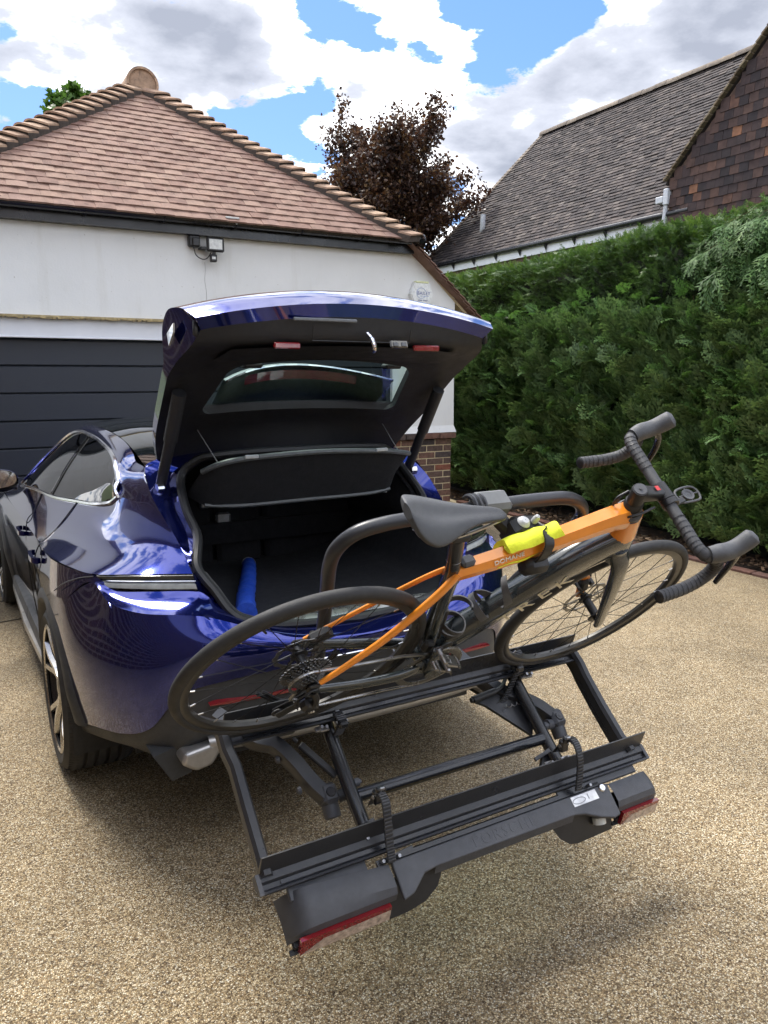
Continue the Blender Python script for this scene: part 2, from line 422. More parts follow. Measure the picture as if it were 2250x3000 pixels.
poly = [(GX0, .02), (JL, .02), (JL, 2.20), (4.27, 2.20), (4.27, 1.06), (5.085, 1.06), (5.075, 2.0), (5.075, 2.55), (4.46, 3.095), (-.10, 3.095), (GX0, 2.55)]
w.prism(poly, (0, FY, 0), (1, 0, 0), (0, 0, 1), (0, .30, 0))
# bell-mouth flare of the render above the brick
w.add([(4.27, FY, 1.14), (5.085, FY, 1.14), (5.105, FY-.028, 1.062), (4.27, FY-.028, 1.062), (5.085, FY+.3, 1.14), (5.11, FY+.3, 1.062), (4.27, FY, 1.062), (5.08, FY+.001, 1.062)], [(3, 2, 1, 0), (2, 5, 4, 1), (3, 6, 7, 2)])
# flank and back walls
w.add([(5.06, FY+.3, 0), (5.06, 12.4, 0), (5.06, 12.4, 2.5), (5.06, FY+.3, 2.5)], [(0, 1, 2, 3)])
w.add([(GX0, FY+.3, 0), (GX0, 12.4, 0), (GX0, 12.4, 3.0), (GX0, FY+.3, 3.0)], [(3, 2, 1, 0)])
w.add([(GX0, 12.4, 0), (5.06, 12.4, 0), (5.06, 12.4, 2.5), (GX0, 12.4, 3.0)], [(3, 2, 1, 0)])
obj('wall', w, M_render, garage, world=True)
# hairline crack down the render, with the cable above
g = MB(); pts = [(2.235+.006*sin(z*9)+.004*sin(z*31), FY-.0015, z) for z in np.linspace(2.75, 2.21, 24)]
g.tube(pts, .0016, 4); obj('crack', g, simple('crack_line', (.33, .32, .30), .9), garage, world=True)
# brick plinth on the right pier
g = MB(); g.box((4.6655, FY+.16, .49), (.775, .302, .985)); plinth = obj('brick_plinth', g, M_mortar, garage, world=True)
def brick_at(me_cache, size, c, parent, mat, name='brick', ch=.004):
    key = tuple(round(s, 3) for s in size)
    rot = Matrix.Rotation(random.uniform(-.006, .006), 4, 'Y')
    mw = Matrix.Translation(c) @ rot
    if key not in me_cache:
        o = obj(name, MB().box((0, 0, 0), size, ch=ch), mat, parent); me_cache[key] = o.data; o.matrix_basis = mw
    else: place(name, me_cache[key], parent, mw)
bc = {}
for r in range(13):
    z = .955-r*.0745; x = 5.058; first = .102 if r % 2 else .215
    while x > 4.30:
        L = first if x > 5.05 else .215
        L2 = min(L, x-4.285)
        if L2 > .04:
            # headers wrap the corner: depth of the corner piece
            brick_at(bc, (L2, .102, .0645), (x-L2/2, FY+.055+random.uniform(-.002, .002), z), plinth, M_brick)
        x -= L+.0105
    # return face bricks
    y0 = FY+.01+(.11 if r % 2 else .0)
for k in range(4):   # projecting sill course of bricks laid flat
    x1 = 5.088-k*.2245; L = .214 if k < 3 else .14
    brick_at(bc, (L, .15, .060), (x1-L/2, FY+.045-.020, 1.026+random.uniform(-.001, .001)), plinth, M_brick)
# door opening: frame and sectional door
g = MB(); g.box((2.185, FY+.045, 2.11), (4.165, .05, .175), ch=.003); g.box((2.185, FY+.030, 2.030), (4.165, .04, .016), ch=.003); obj('door_frame', g, M_white, garage, world=True)
g = MB(); g.box((2.185, FY-.012, 2.205), (4.165, .05, .016)); 
for k in range(92):
    x = .12+k*.0447; g.box((x, FY-.014+random.uniform(-.004, .004), 2.193+random.uniform(-.004, .004)), (random.uniform(.015, .06), .046, random.uniform(.006, .016)))
obj('drip_bead', g, M_timber, garage, world=True)
g = MB(); g.box((2.185, FY+.17, 1.03), (4.16, .02, 2.06)); g.box((4.236, FY+.10, 1.0), (.05, .12, 2.0)); gdoor = obj('garage_door', g, M_door, garage, world=True)
tops = [2.018, 1.788, 1.548, 1.305, 1.065, .822, .580, .338, .096]
pc = {}
for i in range(len(tops)):
    zt = tops[i]; zb = tops[i+1] if i+1 < len(tops) else .035
    hgt = zt-zb-.010
    mb = MB().box((0, 0, 0), (4.05, .045, hgt), ch=.007)
    o = obj('panel', mb, M_door, gdoor); o.matrix_basis = Matrix.Translation((2.185, FY+.128, zb+hgt/2+.002))
g = MB(); g.box((2.185, FY+.12, .018), (4.05, .05, .034)); obj('bottom_seal', g, simple('grey_rubber', (.16, .17, .18), .7), gdoor)
# roof: front slope with every tile, hips with bonnets
EY, EZ = 7.20, 3.10; APEX = Vector((2.12, 9.25, 4.80)); CR = Vector((4.38, EY, EZ)); CL = Vector((-.22, EY, EZ))
SL = (APEX.z-EZ)/(APEX.y-EY); pit = math.atan(SL); sdir = Vector((0, cos(pit), sin(pit))); nrm = Vector((0, -sin(pit), cos(pit)))
SLEN = (APEX.y-EY)/cos(pit)
g = MB()
RB = Vector((2.12, 12.6, 4.80)); ER = Vector((5.36, EY, 2.33))
g.add([CL, CR, APEX], [(0, 1, 2)])
# right catslide carries on below the front eaves; left and rear slopes
g.add([CR, (5.36, 7.36, 2.36), (5.36, 12.6, 2.36), RB, APEX], [(0, 1, 2, 3, 4)])
g.add([CL, APEX, RB, (-.9, 12.6, 2.7), (-.9, 7.3, 2.7)], [(0, 1, 2, 3, 4)])
g.v = [(x-nrm.x*.03, y-nrm.y*.03, z-nrm.z*.03) for x, y, z in g.v]
roof = obj('roof', g, M_tile_i, garage, world=True)
def curved_tile(wd, ln, th, camber=.004, n=4):
    mb = MB(); G = []; 
    for k in range(n+1):
        x = -wd/2+wd*k/n; c = camber*(1-(2*k/n-1)**2); G.append((x, c))
    V = []
    for y in (-ln/2, ln/2):
        for x, c in G: V.append((x, y, c))
        for x, c in reversed(G): V.append((x, y, c-th))
    m = 2*(n+1); F = [tuple(range(m)), tuple(range(2*m-1, m-1, -1))]+[(k, m+k, m+(k+1) % m, (k+1) % m) for k in range(m)]
    return mb.add(V, F)
GA = .108; TW = .1655; tile_spots = []
nc = int(SLEN/GA)
for r in range(nc+1):
    s = r*GA-.03; yy = s*cos(pit); f = max(0, s)/SLEN
    xl = CL.x+(APEX.x-CL.x)*f; xr = CR.x+(APEX.x-CR.x)*f
    k0 = int((xl-1)/TW)-1; k1 = int((xr+1)/TW)+1
    for k in range(k0, k1):
        x = (k+(.5 if r % 2 else 0))*TW
        if x < xl-.02 or x > xr+.02: continue
        tile_spots.append((r, x, s))
R_slope = Matrix((Vector((1, 0, 0)), sdir, nrm)).transposed().to_4x4()
def tile_m(x, s):
    base = Vector((x, EY, EZ))+sdir*(s+.085)+nrm*(.012+random.uniform(-.0025, .0035))
    return Matrix.Translation(base) @ R_slope @ Matrix.Rotation(radians(-5.4)+random.uniform(-.007, .007), 4, 'X') @ Matrix.Rotation(random.uniform(-.009, .009), 4, 'Z')
def in_view(p):
    q = Vector(p)-cam.location; q.rotate(cam.rotation_euler.to_quaternion().inverted()); return q.z < 0 and abs(q.x/-q.z) < .515 and abs(q.y/-q.z) < .68
vis = [t for t in tile_spots if in_view(Vector((t[1], EY, EZ))+sdir*t[2])]
vis.sort(key=lambda t: (Vector((t[1], EY, EZ))+sdir*t[2]-cam.location).length)
keep = set(vis[:300]); tm = None; rest = MB(); tproto = curved_tile(TW-.0012, .18, .015, .0025)
for t in tile_spots:
    mw = tile_m(t[1], t[2])
    if t in keep:
        if tm is None: o = obj('tile', tproto, M_tile, roof); tm = o.data; o.matrix_basis = mw
        else: place('tile', tm, roof, mw)
    else: rest.add([mw @ Vector(v) for v in tproto.v], tproto.f)
tag(obj('upper_tiles', rest, M_tile_i, roof), kind='stuff')
# bonnet hip tiles: saddle pieces stepping down each hip
def bonnet():
    """saddle-shaped hip tile with a rounded nose, bedded on mortar"""
    mb = MB(); n = 10; W = .135
    def sheet(sc, dz, n0):
        rows = []
        for yy in (0, 1, 2, 3):
            r = []
            for k in range(n+1):
                x = (-1+2*k/n); y = (n0+.085*abs(x)**2.6, -.06+.03*x*x, .04, .15)[yy]; wx = W*sc*(1 if yy < 3 else .85)
                r.append((wx*x, y, dz-.050*abs(x)**1.7))
            rows.append(r)
        return rows
    a, b, c = sheet(1, 0, -.155), sheet(1, -.017, -.155), sheet(.92, -.085, -.138)
    mb.cur = 0; mb.grid(a, flip=True); mb.grid([b[0], a[0]], flip=True)
    for e in (0, n): mb.grid([[r[e] for r in a], [r[e] for r in b]])
    mb.cur = 1; mb.grid(b); mb.grid([c[0], [(x*.92, y+.02, z) for x, y, z in b[0]]], flip=True); mb.grid(c)
    for e in (0, n): mb.grid([[r[e] for r in b], [r[e] for r in c]])
    return mb
bmesh_b = None; M_bed = simple('dark_bedding_mortar', (.060, .048, .040), .95, 30, .3, .6, 60)
for corner in (CR, CL):
    d = (APEX-corner); Lh = d.length; d.normalize(); side = d.cross(Vector((0, 0, 1))).normalized(); up_ = side.cross(d)
    nb = nc
    for k in range(nb-1):
        p = corner+d*(k+.55)*(Lh/nb)+up_*.062
        mw = frame_m(p, side, d, up_) @ Matrix.Rotation(radians(-15)+random.uniform(-.02, .02), 4, 'X') @ Matrix.Rotation(random.uniform(-.03, .03), 4, 'Y')
        if bmesh_b is None: o = obj('hip_tile', bonnet(), [M_bonnet, M_bed], roof, smooth=True, angle=30, fixn=True); bmesh_b = o.data; o.matrix_basis = mw
        else: place('hip_tile', bmesh_b, roof, mw)
# half-round ridge with its closed end at the apex
g = MB(); RR = .17
prof = [(RR*cos(radians(a)), RR*sin(radians(a))) for a in range(-20, 201, 14)]
inner = [(x*.86, z*.86) for x, z in prof]
A = [(2.14+x, 9.12, 4.80+z) for x, z in prof]; B = [(2.14+x, 12.6, 4.80+z) for x, z in prof]; g.grid([A, B])
C2 = [(2.14+x, 9.12, 4.80+z) for x, z in inner]; D2 = [(2.14+x, 9.145, 4.80+z) for x, z in inner]
g.grid([C2, A]); g.grid([D2, C2]); g.add(D2, [tuple(range(len(D2)))])
obj('ridge_tile', g, M_bonnet, roof, smooth=True)
# verge tiles stepping down the catslide edge at the right
vm = MB(); vm.box((0, 0, 0), (.098, .19, .013), ch=.002); vm.box((.004, .010, -.017), (.104, .17, .013), ch=.002)
vd = Vector((5.36-4.44, 0, 2.33-3.115)); VL = vd.length; vd.normalize(); vn = Vector((-vd.z, 0, vd.x)).normalized()
if vn.z < 0: vn = -vn
vme = None; nv = 12
for k in range(nv):
    p = Vector((4.44, FY-.02, 3.115))+vd*((k+.5)*VL/nv)+vn*.012
    mw = frame_m(p, vd, Vector((0, 1, 0)), vd.cross(Vector((0, 1, 0)))) @ Matrix.Rotation(radians(-7), 4, 'Y')
    if vme is None: o = obj('verge_tile', vm, M_tile, roof); vme = o.data; o.matrix_basis = mw
    else: place('verge_tile', vme, roof, mw)
g = MB(); g.beam((4.42, FY+.05, 3.085), (5.36, FY+.05, 2.285), .10, .03); obj('verge_bed', g, M_mortar, roof)
# eaves: soffit, fascia, gutter on brackets
g = MB(); g.box((2.18, FY-.075, 3.045), (4.6, .03, .135)); g.box((2.18, FY-.03, 2.985), (4.6, .085, .012)); obj('fascia', g, M_black_pvc, garage, world=True)
g = MB(); gp = [(-.056*cos(a), -.056*sin(a)) for a in np.linspace(0, pi, 11)]
gin = [(x*.9, y*.9) for x, y in reversed(gp)]
pr = [(x, y) for x, y in gp]+[(.062, .006), (.05, .006)]+gin+[(-.05, .006), (-.062, .006)]
g.tube([(-.26, FY-.155, 3.110), (4.55, FY-.155, 3.110)], 1.0, prof=[(-x, y) for x, y in pr], up=(0, 0, 1)); gut = obj('gutter', g, M_black_pvc, garage, world=True, smooth=True, fixn=True)
for k in range(8):
    x = -.15+k*.66
    mb = MB(); mb.tube([(x, FY-.155-.062*cos(a), 3.111-.062*sin(a)) for a in np.linspace(0, pi, 9)], .006, 5); mb.box((x, FY-.10, 3.08), (.028, .03, .07), ch=.004); mb.box((x, FY-.219, 3.115), (.03, .012, .012))
    obj('gutter_bracket', mb, M_black_pvc, gut)
g = MB(); g.box((2.44, FY-.222, 3.128), (.13, .02, .018), ch=.003); g.cyl((2.46, FY-.215, 3.115), (2.475, FY-.24, 3.075), .008); obj('gutter_clip', g, simple('bare_metal_clip', (.45, .45, .43), .45, metal=.7), gut)
g = MB(); g.lathe([(.001, 0), (.055, 0), (.060, .004), (.060, .02)], (4.555, FY-.155, 3.110), (-1, 0, 0), 20); obj('gutter_end', g, M_black_pvc, gut)

# floodlight and its junction box under the eaves
M_blk = simple('black_plastic', (.014, .014, .015), .42, 60, .2)
M_lens = simple('pale_diffuser', (.62, .63, .60), .3)
fl = thing('floodlight', 'black floodlight with motion sensor on garage wall under gutter', 'floodlight', (2.28, FY, 2.88))
g = MB(); g.box((2.30, FY-.125, 2.895), (.165, .035, .130), ch=.012); g.box((2.20, FY-.07, 2.862), (.06, .11, .02)); obj('housing', g, M_blk, fl, world=True)
g = MB(); g.box((2.30, FY-.1425, 2.897), (.122, .004, .088)); obj('lens', g, M_lens, fl, world=True)
g = MB(); g.box((2.282, FY-.11, 2.775), (.060, .05, .068), ch=.008); g.cyl((2.285, FY-.11, 2.80), (2.292, FY-.11, 2.838), .016); sens = obj('sensor', g, M_blk, fl, world=True)
g = MB(); g.box((2.279, FY-.1365, 2.775), (.034, .004, .022)); obj('sensor_window', g, M_lens, sens)
jb = thing('junction_box', 'small black junction box with cable beside the floodlight', 'junction box', (2.12, FY, 2.93))
g = MB(); g.box((2.125, FY-.035, 2.925), (.105, .07, .105), ch=.012); g.box((2.135, FY-.075, 2.915), (.07, .025, .075), ch=.008); g.cyl((2.118, FY-.06, 2.875), (2.118, FY-.06, 2.855), .012); obj('box', g, M_blk, jb, world=True)
g = MB(); g.tube(spline([(2.118, FY-.06, 2.86), (2.13, FY-.075, 2.80), (2.18, FY-.085, 2.765), (2.23, FY-.09, 2.775), (2.268, FY-.10, 2.83)], 6), .005, 6); obj('cable', g, M_blk, jb, world=True)
# hexagonal alarm box
al = thing('alarm_box', 'white hexagonal alarm box with blue lettering on garage wall', 'alarm box', (4.60, FY, 2.56))
g = MB(); hx = [(-.145, 0), (-.088, .128), (.088, .128), (.145, 0), (.088, -.128), (-.088, -.128)]
g.prism(hx, (4.605, FY-.001, 2.565), (1, 0, 0), (0, 0, 1), (0, -.055, 0)); g.prism([(x*.93, z*.93) for x, z in hx], (4.605, FY-.056, 2.565), (1, 0, 0), (0, 0, 1), (0, -.012, 0))
obj('case', g, simple('white_alarm_plastic', (.78, .80, .78), .4), al, world=True, fixn=True)
g = MB(); g.box((4.605, FY-.04, 2.696), (.165, .055, .02), ch=.004); obj('strobe', g, simple('pale_yellow_lens', (.72, .74, .42), .3), al, world=True)
M_ink = simple('blue_print', (.07, .10, .30), .5)
M_ink2 = simple('pale_blue_print', (.32, .40, .62), .5)
tm_ = frame_m((4.62, FY-.0695, 2.578), (1, 0, 0), (0, 0, 1), (0, -1, 0))
textmesh('BAILEY', .052, tm_, M_ink, 'lettering', al, world=True, space=1.05)
textmesh('07809 704657', .021, frame_m((4.608, FY-.0695, 2.503), (1, 0, 0), (0, 0, 1), (0, -1, 0)), M_ink, 'phone_number', al, world=True, space=1.05)
g = MB(); cpt = [(4.588+.058*cos(a), FY-.0693, 2.58+.055*sin(a)) for a in np.linspace(.35, 2*pi-.55, 30)]; g.tube(cpt, .0028, 4); g.box((4.625, FY-.069, 2.549), (.12, .001, .004)); obj('emblem', g, M_ink2, al, world=True)

# ================================================================== NEIGHBOURING HOUSE
NX = 11.0
M_oldtile = pieces('weathered_roof_tile', [(0, (.026, .022, .023)), (.3, (.042, .035, .036)), (.6, (.058, .048, .047)), (.85, (.070, .056, .052)), (1, (.11, .094, .085))], .85, 'island', .3, 3, spots=(9, .60, .78, (.17, .16, .145)), bump=.5, grain=40)
M_hung = pieces('hung_clay_tile', [(0, (.026, .021, .023)), (.35, (.046, .031, .030)), (.65, (.066, .040, .034)), (.88, (.078, .046, .037)), (.96, (.12, .06, .040)), (1, (.19, .09, .05))], .85, 'object', .3, 8, spots=(14, .60, .80, (.16, .13, .10)), bump=.4, grain=60)
M_oldbrick = simple('brown_brick_band', (.10, .065, .05), .9, 12, .35, .5, 40)
nb_ = thing('neighbouring_house', 'neighbouring house with weathered grey tile roof and tile hung gable', 'house', (NX+1, 12, 0))
def onp(x, y, X):   # photograph pixel -> point on the plane X
    d = pix_dir(x, y); s = X/d.x; return cam.location+d*s
RUN = 2.9
e0, e1 = Vector((NX, 17.6, 4.44)), Vector((NX, 7.0, 4.44)); r0_, r1_ = Vector((NX+RUN, 16.4, 7.76)), Vector((NX+RUN, 7.0, 7.76))
sl = (r1_-e1); sl_len = sl.length; sl.normalize(); nn = Vector((-sl.z, 0, sl.x))
g = MB(); g.add([e0, r0_, r1_, e1], [(3, 2, 1, 0)]); g.add([r0_, Vector((NX+2*RUN, 17.6, 4.44)), Vector((NX+2*RUN, 7, 4.44)), r1_], [(0, 1, 2, 3)])
g.v = [(x+nn.x*-.05, y, z-nn.z*.05) for x, y, z in g.v]; nroof = obj('roof', g, M_oldtile, nb_, world=True)
ga = .098; rowsn = int(sl_len/ga); tl = MB()
Rn = Matrix((Vector((0, -1, 0)), sl, nn)).transposed()
for r in range(rowsn+1):
    s = r*ga; f = s/sl_len; yhi = e0.y+(r0_.y-e0.y)*f
    k = 0; y = yhi-random.uniform(0, .05)-(.08 if r % 2 else 0)
    sag = .02*sin(r*.5)*0
    while y > 8.2:
        c = e1+sl*(s+.075)+nn*(.008+random.uniform(-.004, .007)); c = Vector((c.x, y, c.z))
        R = Rn @ Matrix.Rotation(radians(-9.5)+random.uniform(-.03, .03), 3, 'X') @ Matrix.Rotation(random.uniform(-.025, .025), 3, 'Z')
        tl.box(c, (.162, .165, .026), R); y -= .1655
tag(obj('roof_tiles', tl, M_oldtile, nroof), kind='stuff')
# ridge and hip cappings
M_cap = pieces('ridge_capping', [(0, (.12, .10, .085)), (1, (.22, .18, .14))], .9, 'object', .3, 8, bump=.5)
cap = MB(); prof = [(.125*cos(radians(a)), .125*sin(radians(a))) for a in range(0, 181, 20)]; prof += [(x*.85, y*.85) for x, y in reversed(prof)]
cap.tube([(0, -.165, 0), (0, .165, 0)], 1.0, prof=prof, up=(0, 0, 1)); cme = None
for k in range(27):
    mw = Matrix.Translation((NX+RUN, 16.3-k*.335, 7.735+random.uniform(-.006, .006))) @ Matrix.Rotation(random.uniform(-.02, .02), 4, 'X')
    if cme is None: o = obj('ridge_tile', cap, M_cap, nroof, smooth=True, fixn=True); cme = o.data; o.matrix_basis = mw
    else: place('ridge_tile', cme, nroof, mw)
hd = (r0_-e0); HL = hd.length; hd.normalize(); hs = hd.cross(nn).normalized(); vc = MB().box((0, 0, 0), (.16, .17, .03), ch=.006); vcm = None
for k in range(int(HL/ga)):
    p = e0+hd*(k*ga+.1)+nn*.03
    mw = frame_m(p, hs, hd, nn) @ Matrix.Rotation(radians(-7), 4, 'X')
    if vcm is None: o = obj('hip_tile', vc, M_cap, nroof); vcm = o.data; o.matrix_basis = mw
    else: place('hip_tile', vcm, nroof, mw)
# eaves board, gutter, wall beneath
g = MB(); g.box((NX-.02, 13.2, 4.27), (.03, 8.9, .17)); obj('eaves_board', g, M_white, nb_, world=True)
g = MB(); g.tube([(NX-.09, 17.6, 4.385), (NX-.09, 9.2, 4.385)], .055, 10); ngut = obj('gutter', g, M_black_pvc, nb_, world=True, smooth=True)
for k in range(10):
    mb = MB(); yk = 16.9-k*.83; mb.add([(NX-.045, yk-.03, 4.36), (NX-.045, yk+.03, 4.36), (NX-.045, yk, 4.20), (NX-.13, yk-.03, 4.36), (NX-.13, yk+.03, 4.36)], [(0, 1, 2), (0, 2, 3), (1, 4, 2), (3, 2, 4), (0, 3, 4, 1)]); obj('gutter_bracket', mb, M_black_pvc, ngut)
g = MB(); g.box((NX+.16, 12.3, 2.1), (.28, 10.4, 4.2)); g.box((NX+2.9, 7.0+5.3, 2.1), (5.2, 10.2, 4.0)); obj('wall', g, M_oldbrick, nb_, world=True)
# flue pipe out of the slope
fp0 = onp(1400, 702, NX+.75); fp1 = onp(1414, 628, NX+.55)
g = MB(); g.tube(spline([onp(1405, 700, NX+.85), onp(1412, 680, NX+.62), onp(1414, 660, NX+.56), onp(1416, 628, NX+.55)], 5), .062, 10); fb_ = onp(1402, 699, NX+.8); g.box(fb_, (.3, .34, .01), Rn)
obj('flue_pipe', g, simple('lead_grey_pipe', (.48, .50, .53), .5), nb_, world=True, smooth=True)
# tile hung cross gable facing the drive
GXP = NX-.12
apexz, apexy = 9.3, 5.25   # verge rises to the right out of frame
g = MB(); gy = 9.62
wallp = [(gy, 2.4), (gy, 4.90), (apexy, apexz), (1.0, 4.9), (1.0, 2.4)]
g.prism(wallp, (GXP+.03, 0, 0), (0, 1, 0), (0, 0, 1), (.25, 0, 0)); gab = obj('gable', g, M_oldbrick, nb_, world=True, fixn=True)
hm = MB().box((0, 0, 0), (.014, .163, .20), ch=.002); hme = None; hg = .138; cnt = []
for r in range(40):
    z = 3.2+r*hg
    for k in range(60):
        y = gy-.09-(k+(.5 if r % 2 else 0))*.1655
        vz = 4.90+(gy-y)*((apexz-4.90)/(gy-apexy))
        if z+.06 > vz: continue
        p = Vector((GXP, y, z))
        if in_view(p) and y > 5.5: cnt.append(p)
cnt.sort(key=lambda p: -p.z if False else (p-cam.location).length)
for p in cnt[:300]:
    mw = Matrix.Translation(p+Vector((random.uniform(-.004, .004), 0, random.uniform(-.004, .004)))) @ Matrix.Rotation(radians(4.5)+random.uniform(-.012, .012), 4, 'Y') @ Matrix.Rotation(random.uniform(-.012, .012), 4, 'X')
    if hme is None: o = obj('hung_tile', hm, M_hung, gab); hme = o.data; o.matrix_basis = mw
    else: place('hung_tile', hme, gab, mw)
if len(cnt) > 300:
    mb = MB()
    for p in cnt[300:]: mb.box(p, (.014, .163, .20), Matrix.Rotation(radians(4.5), 3, 'Y'))
    tag(obj('upper_hung_tiles', mb, M_hung, gab), kind='stuff')
vm2 = MB().box((0, 0, 0), (.20, .115, .035), ch=.006); vmm = None
vv = Vector((0, apexy-gy, apexz-4.90)); vl = vv.length; vv.normalize()
M_verge = pieces('mossy_verge_tile', [(0, (.10, .075, .05)), (.5, (.17, .13, .085)), (1, (.22, .18, .12))], .9, 'object', .35, 18, bump=.5)
for k in range(int(vl/.118)):
    p = Vector((GXP+.02, gy, 4.92))+vv*(k*.118)+Vector((0, .03, .04))
    mw = frame_m(p, Vector((1, 0, 0)), vv, Vector((1, 0, 0)).cross(vv)) @ Matrix.Rotation(radians(6), 4, 'X')
    if vmm is None: o = obj('verge_tile', vm2, M_verge, gab); vmm = o.data; o.matrix_basis = mw
    else: place('verge_tile', vmm, gab, mw)
g = MB(); g.add([(GXP, gy+.1, 4.86), (GXP, apexy, apexz), (NX+RUN+1, apexy, apexz), (NX+RUN+1, gy+.1, 4.86)], [(0, 1, 2, 3)]); obj('gable_roof', g, M_oldtile, gab)
g = MB(); g.box((GXP+.02, gy+.02, 4.66), (.16, .10, .26), ch=.01); g.box((GXP+.02, gy+.16, 4.63), (.14, .16, .11), ch=.01)
g.tube(spline([(GXP, gy+.04, 4.54), (GXP, gy+.06, 4.3), (GXP, gy+.1, 4.1)], 4), .04, 8); obj('downpipe', g, simple('pale_downpipe', (.50, .52, .55), .5), nb_, world=True)
g = MB(); g.box((GXP-.02, 6.9, 3.95), (.05, 1.7, .10)); obj('window_head', g, M_white, nb_, world=True)

# ================================================================== OWN HOUSE behind the camera (seen only mirrored in the paint)
def brickwall_mat():
    m, t, b = newmat('house_brickwork'); setb(b, rough=.85)
    pos = t.n('ShaderNodeTexCoord').outputs['UV']
    br = t.n('ShaderNodeTexBrick', i_Scale=1.0); t.put(br.inputs['Vector'], pos)
    br.inputs['Color1'].default_value = (.11, .040, .028, 1); br.inputs['Color2'].default_value = (.055, .030, .025, 1); br.inputs['Mortar'].default_value = (.36, .29, .19, 1)
    br.inputs['Mortar Size'].default_value = .012; br.inputs['Brick Width'].default_value = .225; br.inputs['Row Height'].default_value = .075
    t.put(b.inputs['Base Color'], br.outputs['Color']); return m
M_hb = brickwall_mat()
hs_ = thing('house', 'brick and white rendered house behind the viewer, mirrored in the car paint', 'house', (-4, -5, 0))
def wall_uv(name, p0, p1, z0, z1, mat, parent):
    p0, p1 = Vector(p0), Vector(p1); L = (p1-p0).length
    mb = MB(); mb.add([(p0.x, p0.y, z0), (p1.x, p1.y, z0), (p1.x, p1.y, z1), (p0.x, p0.y, z1)], [(0, 1, 2, 3)])
    o = obj(name, mb, mat, parent, world=True); uv = o.data.uv_layers.new(name='UVMap')
    for i, c in enumerate(((0, z0), (L, z0), (L, z1), (0, z1))): uv.data[i].uv = c
    return o
M_dark = simple('dark_window_glass', (.01, .012, .014), .05)
segs = [((-1.25, 7.0), (-1.25, -3.4)), ((-1.25, -3.4), (3.4, -3.4)), ((3.4, -3.4), (3.4, -9.0))]
for (a, b_) in segs:
    wall_uv('brick_wall', (*a, 0), (*b_, 0), 0, 2.1, M_hb, hs_); wall_uv('render_wall', (*a, 0), (*b_, 0), 2.1, 3.4, M_render, hs_)
for x in (.3, 2.4):
    for z in (1.3,):
        mb = MB(); mb.box((x, -3.37, z), (1.3, .06, 1.15)); wn = obj('window', mb, M_white, hs_, world=True)
        mb = MB(); mb.box((x-.31, -3.34, z), (.54, .02, 1.0)); mb.box((x+.31, -3.34, z), (.54, .02, 1.0)); obj('pane', mb, M_dark, wn)
for y in (-1.6,):
    for z in (1.3,):
        mb = MB(); mb.box((-1.22, y, z), (.06, 1.3, 1.1)); wn = obj('window', mb, M_white, hs_, world=True)
        mb = MB(); mb.box((-1.19, y-.31, z), (.02, .54, .96)); mb.box((-1.19, y+.31, z), (.02, .54, .96)); obj('pane', mb, M_dark, wn)
g = MB(); g.add([(-.98, 7.2, 3.32), (-.98, -3.1, 3.32), (3.6, -3.1, 3.32), (3.6, -9, 3.32), (-4.5, 7.2, 5.6), (-4.5, -6.5, 5.6), (1, -6.5, 5.6), (1, -9, 5.6)], [(0, 1, 5, 4), (1, 2, 6, 5), (2, 3, 7, 6)]); obj('roof', g, M_tile_i, hs_, world=True)
# ================================================================== VEGETATION
def unit(a): return a/np.maximum(np.linalg.norm(a, axis=-1, keepdims=True), 1e-9)
def diamond(base, d, L, wd, nrm):
    s = np.cross(nrm, d); s /= max(1e-9, np.linalg.norm(s)); b = np.array(base)
    return [b, b+d*L*.45+s*wd, b+d*L, b+d*L*.45-s*wd]
def frond_template(side=7, ang=42, ratio=.42, sub=2, wd=.030, droop=.25, seed=1):
    """flat conifer spray of unit length: curved stem, side twigs, scale-leaf sub twigs"""
    r = np.random.default_rng(seed); V = []
    def stem(t): return np.array([t, 0.0, -droop*t*t])
    nz = np.array([0, 0, 1.0])
    for k in range(side):
        t0 = k/side; V += diamond(stem(t0), unit(stem(t0+1/side)-stem(t0)), 1.15/side, .012, nz)
    for k in range(side*2):
        t = .10+.86*k/(side*2); sg = 1 if k % 2 else -1; a = radians(ang+r.uniform(-9, 9)); L = ratio*(1-.72*t)*r.uniform(.8, 1.15)+.05
        d = unit(np.array([cos(a), sg*sin(a), -droop*t*1.2+r.uniform(-.12, .12)])); b = stem(t)
        V += diamond(b, d, L, wd*.8, nz)
        for q in range(sub):
            f = .30+.5*q/max(1, sub-1) if sub > 1 else .5
            for s2 in (1, -1):
                a2 = a*sg+s2*radians(34); d2 = unit(np.array([cos(a2), sin(a2), d[2]+r.uniform(-.2, .2)]))
                V += diamond(b+d*L*f, d2, L*(.55-.2*f), wd*.7, nz)
    V += diamond(stem(.93), unit(np.array([1, 0, -droop*1.6])), .13, wd*.8, nz)
    V = np.array(V); return V, len(V)//4
def needle_template(n=11, seed=3):
    r = np.random.default_rng(seed); V = []
    nz = np.array([0, 0, 1.0]); V += diamond((0, 0, 0), np.array([1.0, 0, 0]), 1.0, .022, nz)
    for k in range(n):
        t = .08+.9*k/n
        for sg in (1, -1):
            a = radians(58-22*t+r.uniform(-8, 8)); d = unit(np.array([cos(a), sg*sin(a), r.uniform(-.3, .35)])); V += diamond((t, 0, 0), d, .30*(1-.35*t), .040, nz)
    V = np.array(V); return V, len(V)//4
def frames(P, Xd, Nn):
    X = unit(Xd); Z = unit(Nn-X*np.sum(Nn*X, -1, keepdims=True)); Y = np.cross(Z, X); return np.stack([X, Y, Z], -1)
